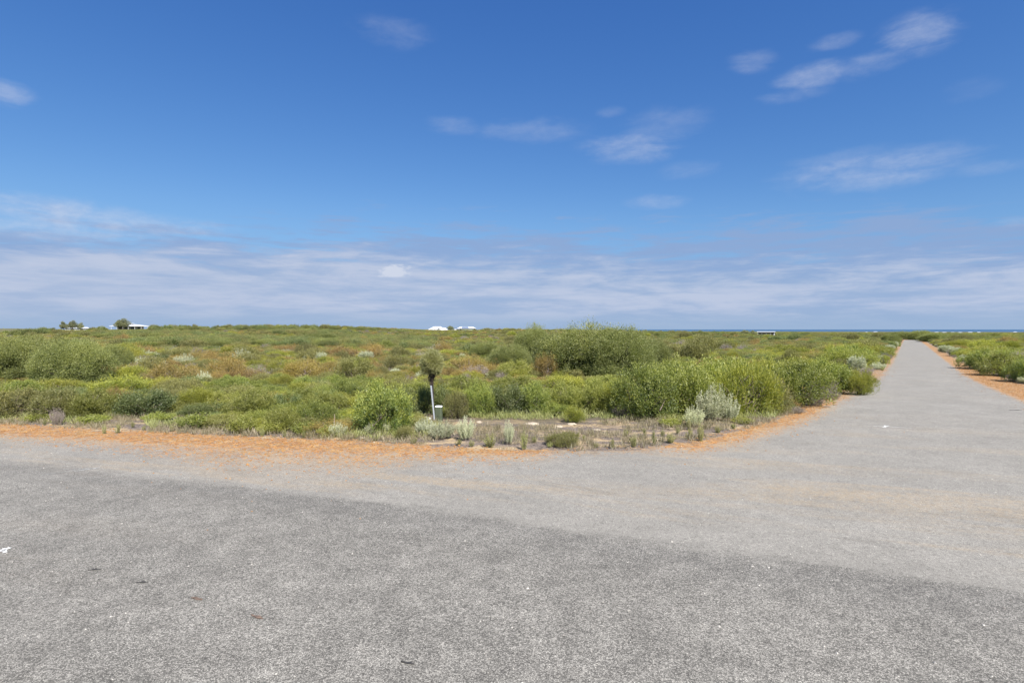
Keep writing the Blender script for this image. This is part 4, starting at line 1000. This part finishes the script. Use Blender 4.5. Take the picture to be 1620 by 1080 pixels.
# scrubby little trees breaking the skyline
sky = [(u, d, h) for u, d, h in [(30, 420, 2.4), (68, 300, 2.3), (82, 300, 2.0), (150, 330, 2.0), (255, 300, 1.6), (300, 320, 1.8), (345, 315, 2.3), (372, 310, 2.0), (398, 330, 2.2), (430, 300, 1.6), (450, 320, 2.4), (492, 310, 1.9), (530, 330, 2.5), (548, 320, 2.2), (575, 340, 2.0),
        (610, 350, 1.9), (622, 360, 2.0), (648, 360, 1.5), (660, 355, 1.3), (770, 420, 1.3), (800, 430, 1.2), (1180, 400, 3.2), (1192, 405, 3.0), (1255, 420, 2.2), (1020, 430, 2.3), (1045, 430, 2.1), (1075, 420, 1.8)]]
for i, (u, d, h) in enumerate(sky):
    x, y = at_dist(u, d); z = float(zt(x, y)); W = h*(1.7+.5*math.sin(i*3)); o = empty('skyline_shrub', (x, y, z-.1), i*1.1, (W/5, W/5, h*1.15/6))
    link('crown', tm[i % 2][0], ML['deep'] if False else M_GUM, o); link('trunk', tm[i % 2][1], M_WOOD, o)
    side = 'left of the white pyramid-roofed house' if u < 690 else 'right of the pale green house'
    idx_ = i if u < 690 else i-sum(1 for s in sky if s[0] < 690)
    srt = sorted([s[0] for s in sky if (s[0] < 690) == (u < 690)]); q = srt.index(u)
    tag(o, f'low scrubby skyline tree {side}, {ORD[q] if q < 20 else "last"} from left', 'tree', 'scrubby trees on the skyline')

# ------------------------------------------------------------------ distant buildings
M_ROOFW = mat_pbr('white_roof_sheet', (0.55, 0.56, 0.57), .6, var=.05)
M_WALLC = mat_pbr('cream_wall', (0.50, 0.46, 0.38), .85, var=.05)
M_WALLG = mat_pbr('pale_green_wall', (0.44, 0.52, 0.38), .85, var=.05)
M_WALLW = mat_pbr('white_wall', (0.5, 0.5, 0.49), .8, var=.04)
M_GLASSD = mat_pbr('dark_window', (0.03, 0.035, 0.04), .15)
M_SOLAR = mat_pbr('solar_panel_blue', (0.03, 0.07, 0.16), .25)
def hip(mb, x0, x1, y0, y1, z0, z1, inset=None, over=.5):
    x0 -= over; x1 += over; y0 -= over; y1 += over; i = inset if inset is not None else (y1-y0)/2; ym = (y0+y1)/2
    mb.add([(x0, y0, z0), (x1, y0, z0), (x1, y1, z0), (x0, y1, z0), (x0+i, ym, z1), (x1-i, ym, z1), (x0, y0, z0-.15), (x1, y0, z0-.15), (x1, y1, z0-.15), (x0, y1, z0-.15)],
           [(0, 1, 5, 4), (1, 2, 5), (2, 3, 4, 5), (3, 0, 4), (6, 7, 1, 0), (7, 8, 2, 1), (8, 9, 3, 2), (9, 6, 0, 3), (9, 8, 7, 6)])
def house_root(name, u, dist, label, zadd=0.0, cat='house'):
    x, y = at_dist(u, dist); o = empty(name, (x, y, float(zt(x, y))+zadd), -math.atan2(x, y)); tag(o, label, cat); return o
def windows(o, xs, z0, z1, w, yf):
    for x in xs:
        mb = MB(); mb.box(x-w/2, x+w/2, yf-.04, yf+.05, z0, z1); mb.build('window', M_GLASSD, o)
def px2m(dist, u): return dist*math.cos(math.atan2(u-CX, F))/F
# large homestead, wide verandah roof and a raised middle roof
D_ = 400; o = house_root('homestead', 203, D_, 'large white-roofed homestead with verandah on the left skyline behind a broad tree', 0)
s = px2m(D_, 203)/math.cos(math.atan2(203-CX, F)); zb = o.location.z; yf = math.cos(math.atan2(203-CX, F))*D_
def zv(v, yy): return H-(v-HZ)/F*yy
o.location.z = zv(519.5, yf)-1.0
zb = o.location.z; ze = zv(515.6, yf)-zb; zp = zv(512.7, yf)-zb; zq = zv(510.8, yf)-zb; W = 20*s*1.0
mb = MB(); mb.box(-W*.62, W*.85, -3, 7, -1, ze-.16); mb.build('wall', M_WALLC, o)
mb = MB(); hip(mb, -W*.95, W*1.1, -5, 9, ze, zp, over=.6); roof = mb.build('roof', M_ROOFW, o)
mb = MB(); mb.box(-W*.25, W*.28, -.9, 4.9, zp-.6, zp+.35); mb.build('clerestory', M_GLASSD, o)
mb = MB(); hip(mb, -W*.25, W*.28, -.9, 4.9, zp+.36, zq, over=.5); mb.build('upper_roof', M_ROOFW, o)
for x in (-W*.9, -W*.6, -W*.3, W*.0, W*.35, W*.7, W*1.05): mb = MB(); mb.box(x-.08, x+.08, -5.3, -5.14, -1, ze-.16); mb.build('verandah_post', M_WALLW, o)
windows(o, (-W*.4, -W*.1, W*.25, W*.6), .6, ze-.5, 1.8, -3)
# shed with low white roof left of it
D_ = 385; o = house_root('long_shed', 122, D_, 'long low white-roofed shed behind the three trees on the left skyline', 0, 'shed')
yf = math.cos(math.atan2(122-CX, F))*D_; o.location.z = zv(520.5, yf)-1; zb = o.location.z; ze = zv(518.9, yf)-zb; zp = zv(517.4, yf)-zb
mb = MB(); mb.box(-5, 13, -3, 3, -1, ze-.16); mb.build('wall', M_WALLW, o)
mb = MB(); hip(mb, -5, 5, -3, 3, ze, zp, 1.0); hip(mb, 6.2, 13, -3, 3, ze-.1, zp-.2, 1.0); mb.build('roof', M_ROOFW, o)
windows(o, (-2, 2, 9), -.2, ze-.5, 1.2, -3)
# white pyramid roof
D_ = 560; o = house_root('pyramid_roof_house', 690, D_, 'house with a big white pyramid roof just left of the small skyline tree', 0)
yf = math.cos(math.atan2(690-CX, F))*D_; o.location.z = zv(523, yf)-.8; zb = o.location.z; ze = zv(521.8, yf)-zb; zp = zv(516.4, yf)-zb
mb = MB(); mb.box(-7.5, 9.5, 0, 12, -1, ze-.16); mb.build('wall', M_WALLC, o)
mb = MB(); hip(mb, -8.2, 10.2, -1, 13, ze, zp, 6.6); hip(mb, 2.5, 11.2, -3.0, 5, ze, ze+2.2, 3.0); hip(mb, -10.5, -6, 1, 7, ze-.2, ze+.4, 2.0, .2); mb.build('roof', M_ROOFW, o)
mb = MB(); mb.add([(1.2, -2.2, ze+1.7), (3.9, -2.2, ze+.9), (3.9, -1.2, ze+1.2), (1.6, -1.0, ze+2.2), (1.2, -1.2, ze+1.2), (3.9, -.6, ze+.6), (3.9, .2, ze+.6), (1.6, .2, ze+1.2)],
               [(0, 1, 2, 3), (0, 4, 5, 1), (1, 5, 6, 2), (2, 6, 7, 3), (3, 7, 4, 0), (4, 7, 6, 5)]); mb.build('dormer', M_GLASSD, o)
windows(o, (-5, -1, 5), -.2, ze-.4, 1.6, 0)
# pale green house with solar panels
D_ = 575; o = house_root('green_house', 737, D_, 'pale green house with white roof and blue solar panels right of the small skyline tree', 0)
yf = math.cos(math.atan2(737-CX, F))*D_; o.location.z = zv(523, yf)-.8; zb = o.location.z; ze = zv(519.4, yf)-zb; zp = zv(516.8, yf)-zb
mb = MB(); mb.box(-4.6, 9.8, 0, 8, -1, ze-.16); mb.build('wall', M_WALLG, o)
mb = MB(); hip(mb, -8.5, 9.8, -.5, 8, ze, zp, 3.2); mb.build('roof', M_ROOFW, o)
mb = MB(); mb.box(-11.5, -6, 1, 6, -1, ze-.6); mb.build('garage', M_WALLW, o)
mb = MB(); mb.add([(-12.5, .4, ze+.25), (-7.0, .4, ze+.7), (-7.0, 6.5, ze+.7), (-12.5, 6.5, ze+.25), (-12.5, .4, ze+.05), (-7.0, .4, ze+.5), (-7.0, 6.5, ze+.5), (-12.5, 6.5, ze+.05)],
               [(0, 1, 2, 3), (4, 7, 6, 5), (0, 4, 5, 1), (1, 5, 6, 2), (2, 6, 7, 3), (3, 7, 4, 0)]); mb.build('carport_roof', M_SOLAR, o)
mb = MB(); mb.add([(-4.5, -.4, ze+.33), (3.2, -.4, ze+.33), (2.4, 2.6, zp-.2), (-3.6, 2.6, zp-.2), (-4.5, -.4, ze+.25), (3.2, -.4, ze+.25), (2.4, 2.6, zp-.28), (-3.6, 2.6, zp-.28)],
               [(0, 1, 2, 3), (4, 7, 6, 5), (0, 4, 5, 1), (1, 5, 6, 2), (2, 6, 7, 3), (3, 7, 4, 0)]); mb.build('solar_panels', M_SOLAR, o)
mb = MB(); mb.box(-6.0, -4.7, .5, 6, -1, ze-.2); mb.build('entry', M_GLASSD, o)
# white open shed on the right
D_ = 470; o = house_root('white_shed', 1212, D_, 'long white flat-roofed shed with open shaded front in the heath left of the side road', 0, 'shed')
yf = math.cos(math.atan2(1212-CX, F))*D_; o.location.z = zv(529.6, yf); zb = o.location.z; ze = zv(525.3, yf)-zb; hw = 12*px2m(D_, 1212)/math.cos(math.atan2(1212-CX, F))*.95
mb = MB(); mb.box(-hw, hw, 3, 7, -.5, ze-.02); mb.build('wall', M_WALLC, o)
mb = MB(); mb.box(hw-.8, hw, -.5, 2.99, -.5, ze-.02); mb.box(-hw, -hw+.6, -.5, 2.99, -.5, ze-.02); mb.build('end_wall', M_WALLW, o)
mb = MB(); mb.box(-hw-.4, hw+.4, -1.2, 7.4, ze, ze+.55); mb.build('roof', M_ROOFW, o)
mb = MB()
for x in (-hw*.5, 0, hw*.5): mb.box(x-.1, x+.1, -.7, -.5, -.5, ze-.02)
mb.build('posts', M_WALLW, o)
# white roofs near the coast
coast = [(1322, 526.0, 10, 1900), (1330, 526.2, 7, 1950), (1338, 525.9, 9, 2050), (1352, 526.2, 8, 1800), (1358, 525.6, 6, 1820), (1364, 526.0, 9, 1900), (1371, 525.3, 5, 2100), (1385, 524.6, 8, 2300), (1470, 525.6, 8, 2200), (1482, 525.3, 8, 2300), (1494, 525.6, 10, 2100),
         (1507, 525.4, 8, 2200), (1519, 525.6, 7, 2100), (1535, 525.4, 10, 2200), (1548, 525.4, 8, 2300), (1562, 527.0, 12, 1500), (1578, 527.2, 22, 1400), (1606, 524.9, 7, 2500)]
for i, (u, v, w, d) in enumerate(coast):
    o = house_root('coastal_house', u, d, f'tiny white-roofed building near the coast, {ORD[i]} from the left' if i else 'tiny white-roofed building near the coast, leftmost of all', 0, 'building'); o['group'] = 'white buildings near the coast'
    yf = math.cos(math.atan2(u-CX, F))*d; hw = w*yf/F*.36; o.location.z = zv(v+.9, yf)-.5; zb = o.location.z; ze = zv(v+.25, yf)-zb; zp = zv(v-.30, yf)-zb
    mb = MB(); mb.box(-hw, hw, 0, 12, -3, ze-.16); mb.build('wall', M_WALLW, o)
    mb = MB(); hip(mb, -hw, hw, 0, 12, ze, zp, min(4, hw*.6)); mb.build('roof', M_ROOFW, o)
# pale sand blowout right of the road end
x, y = at_dist(1530, 420)

# ------------------------------------------------------------------ sky with clouds
SUN_EL, SUN_AZ = math.radians(49), math.radians(152)      # azimuth clockwise from straight ahead
world = bpy.data.worlds.new('World'); S.world = world; world.use_nodes = True
t = NT(world.node_tree); t.n.clear(); out = t.new('ShaderNodeOutputWorld'); bg = t.new('ShaderNodeBackground'); t.l.new(bg.outputs[0], out.inputs[0])
bg.inputs[1].default_value = 0.1
skyn = t.new('ShaderNodeTexSky', sky_type='NISHITA', sun_disc=False, sun_elevation=SUN_EL, sun_rotation=SUN_AZ, altitude=20, air_density=1.0, dust_density=0.3, ozone_density=3.0)
K = 2**EXPO
def sc(r, g_, b): return tuple(((c/255)/12.92 if c/255 <= .04045 else ((c/255+.055)/1.055)**2.4)/K*10 for c in (r, g_, b))
dirn = t.new('ShaderNodeTexCoord').outputs['Generated']
dx, dy, dz = t.sep(dirn)[:3]
azn = t.m('ARCTAN2', dx, dy); eln = t.m('ARCSINE', dz)
SKY_TINT = (4.7, 6.6, 7.8, 1)
xr, xg, xb = t.sepc(skyn.outputs[0])[:3]
def chan(x, gam, k): return t.m('MULTIPLY', t.m('POWER', t.m('MULTIPLY', x, 0.1), gam), k)
base = t.comb(chan(xr, 1.32, 4.1), chan(xg, 1.02, 3.72), chan(xb, 0.68, 4.0))
elc = t.m('MAXIMUM', dz, 0.0)
# cloud deck seen in perspective: project the direction onto a high flat layer
base = t.mix(t.ss(eln, 0.02, 0.24, 0.75, 0.0), base, sc(120, 168, 221))
inv = t.m('DIVIDE', 1.0, t.m('ADD', elc, 0.035))
cp = t.comb(t.m('MULTIPLY', dx, inv), t.m('MULTIPLY', dy, inv), 0.0)
nA = t.noise(t.vm('ADD', cp, (3.7, 1.2, 0)), 1.15, 8, 0.62, dist=0.3); nB = t.noise(t.vm('MULTIPLY', cp, (0.25, .55, 1)), 1.0, 5, 0.55)
nC = t.noise(t.comb(t.m('MULTIPLY', azn, 6.0), t.m('MULTIPLY', eln, 34.0), 2.0), 1.0, 7, 0.6)
nD = t.noise(t.comb(t.m('MULTIPLY', azn, 2.4), t.m('MULTIPLY', eln, 9.0), 7.0), 1.0, 4, 0.5)
# top of the bank: higher at the left
nG = t.noise(t.comb(t.m('MULTIPLY', azn, 9.0), t.m('MULTIPLY', eln, 70.0), 4.0), 1.0, 9, 0.62, dist=0.35)
elp = t.m('DIVIDE', eln, t.m('MAXIMUM', t.m('COSINE', azn), 0.4))
nH = t.noise(t.comb(t.m('MULTIPLY', azn, 5.0), t.m('MULTIPLY', eln, 26.0), 14.0), 1.0, 8, 0.62, dist=0.4)
# thin grey-blue streaks lying above the bank
cs_ = t.m('DIVIDE', t.m('SUBTRACT', t.ss(azn, -0.75, -0.2, 0.215, 0.200), elp), 0.050)
cs_ = t.m('ADD', cs_, t.m('ADD', t.m('MULTIPLY', t.m('SUBTRACT', nG, 0.5), 6.0), t.m('MULTIPLY', t.m('SUBTRACT', nD, 0.5), 2.5)))
strm = t.m('MULTIPLY', t.ss(cs_, 0.0, 1.6), t.ss(elp, 0.19, 0.24, 1.0, 0.0))
col = t.mix(t.m('MULTIPLY', strm, 0.85), base, sc(143, 169, 211))
# the bank itself
cb = t.m('DIVIDE', t.m('SUBTRACT', t.ss(azn, -0.75, 0.2, 0.152, 0.128), elp), 0.026)
cb = t.m('ADD', cb, t.m('ADD', t.m('MULTIPLY', t.m('SUBTRACT', nH, 0.5), 6.0), t.m('MULTIPLY', t.m('SUBTRACT', nG, 0.5), 2.5)))
bank = t.ss(cb, -0.5, 1.9)
whit = t.m('ADD', t.m('MULTIPLY', nG, .45), t.m('MULTIPLY', nH, .55))
ccol = t.mix(t.ss(whit, 0.38, 0.62), sc(156, 180, 215), sc(192, 203, 226))
ccol = t.mix(t.ss(azn, -0.75, 0.4, 0.30, 0.0), ccol, sc(190, 200, 222))
ccol = t.mix(t.ss(eln, 0.0, 0.042, 0.9, 0.0), ccol, sc(157, 182, 213))
col = t.mix(t.m('MULTIPLY', bank, 0.93), col, ccol)
# separate small clouds: centre, half width, half height, strength, tilt (picture pixels of the far sky)
BL = [(1440, 62, 56, 22, .60, -.05), (1315, 72, 34, 9, .38, 0), (1375, 102, 52, 15, .46, -.15), (1285, 122, 52, 14, .55, -.2), (1250, 155, 44, 9, .28, 0), (1372, 270, 130, 22, .62, .03), (1330, 252, 80, 12, .25, -.1), (1560, 268, 60, 9, .30, 0),
      (1185, 102, 30, 12, .34, .2), (990, 236, 66, 16, .55, .05), (1040, 205, 60, 22, .22, -.2), (840, 208, 70, 14, .26, .1), (720, 200, 36, 10, .26, .1), (622, 56, 50, 16, .22, .1), (12, 148, 40, 15, .55, .1), (628, 431, 23, 10, 1.15, -.05),
      (1035, 321, 42, 9, .30, 0), (1095, 272, 40, 12, .16, 0), (965, 180, 20, 6, .2, 0), (1530, 145, 40, 14, .12, 0), (1610, 352, 40, 7, .3, 0), (60, 345, 190, 26, .85, .15), (230, 352, 120, 14, .6, .12), (0, 318, 90, 12, .4, .1)]
nE = t.noise(t.comb(t.m('MULTIPLY', azn, 10.0), t.m('MULTIPLY', eln, 32.0), 5.0), 1.0, 6, 0.52, dist=0.8)
nF = t.noise(t.comb(t.m('MULTIPLY', azn, 40.0), t.m('MULTIPLY', eln, 85.0), 1.0), 1.0, 7, 0.65)
tot = None; puff = None
for (u, v, hw, hh, st, ti) in BL:
    a0 = math.atan2(u-CX, F); rr_ = math.hypot(u-CX, F); e0 = math.atan((HZ-v)/rr_); sa = hw*F/(rr_*rr_)*1.15; se = hh/rr_*1.25
    da = t.m('DIVIDE', t.m('SUBTRACT', azn, a0), sa); de = t.m('DIVIDE', t.m('SUBTRACT', t.m('SUBTRACT', eln, e0), t.m('MULTIPLY', da, -ti*se)), se)
    r2 = t.m('ADD', t.m('MULTIPLY', da, da), t.m('MULTIPLY', de, de))
    rr2 = t.m('ADD', r2, t.m('MULTIPLY', t.m('SUBTRACT', t.m('ADD', t.m('MULTIPLY', nE, .80), t.m('MULTIPLY', nF, .20)), 0.5), -5.5 if st < 1 else -2.6))
    mk = t.m('MULTIPLY', t.ss(rr2, -1.0, 1.9, 1.0, 0.0) if st < 1 else t.m('MULTIPLY', t.ss(t.m('ADD', rr2, t.m('MULTIPLY', t.m('SUBTRACT', nF, 0.5), -5.0)), 0.2, 1.4, 1.0, 0.0), t.ss(de, -0.75, -0.35)), t.m('MULTIPLY', t.ss(r2, 0.1, 2.6, 1.0, 0.0), st*.72 if st < 1 else 1.0))
    if st > 1: puff = mk
    else: tot = mk if tot is None else t.m('MAXIMUM', tot, mk)
wh = t.mix(t.ss(nF, 0.35, 0.65), sc(184, 197, 224), sc(204, 212, 231))
col = t.mix(tot, col, wh)
col = t.mix(t.m('MINIMUM', puff, .75), col, sc(214, 221, 236))
t.put(bg.inputs[0], col)
try: world.cycles.sampling_method = 'MANUAL'; world.cycles.sample_map_resolution = 512
except Exception: pass

sd_ = bpy.data.lights.new('sun', 'SUN'); sd_.energy = 4.0; sd_.angle = math.radians(.53); sd_.color = (1, .96, .90)
sun = bpy.data.objects.new('sun', sd_); COL.objects.link(sun)
dv = Vector((math.cos(SUN_EL)*math.sin(SUN_AZ), math.cos(SUN_EL)*math.cos(SUN_AZ), math.sin(SUN_EL))); sun.rotation_euler = dv.to_track_quat('Z', 'Y').to_euler()
sun.location = (0, 0, 30)

# ------------------------------------------------------------------ camera and render settings
cd = bpy.data.cameras.new('camera'); cam = bpy.data.objects.new('camera', cd); COL.objects.link(cam)
cd.sensor_width = 36; cd.lens = 36*F/1620; cd.clip_end = 200000; cd.clip_start = .05
cam.location = (0, 0, H); cam.rotation_euler = (PI/2-PITCH, 0, 0)
S.camera = cam
S.render.engine = 'CYCLES'
S.cycles.max_bounces = 6; S.cycles.diffuse_bounces = 3; S.cycles.transmission_bounces = 3; S.cycles.glossy_bounces = 2; S.cycles.transparent_max_bounces = 4
S.view_settings.view_transform = 'Standard'; S.view_settings.look = 'None'; S.view_settings.gamma = 1; S.view_settings.exposure = EXPO
S.render.resolution_x = 1024; S.render.resolution_y = 682
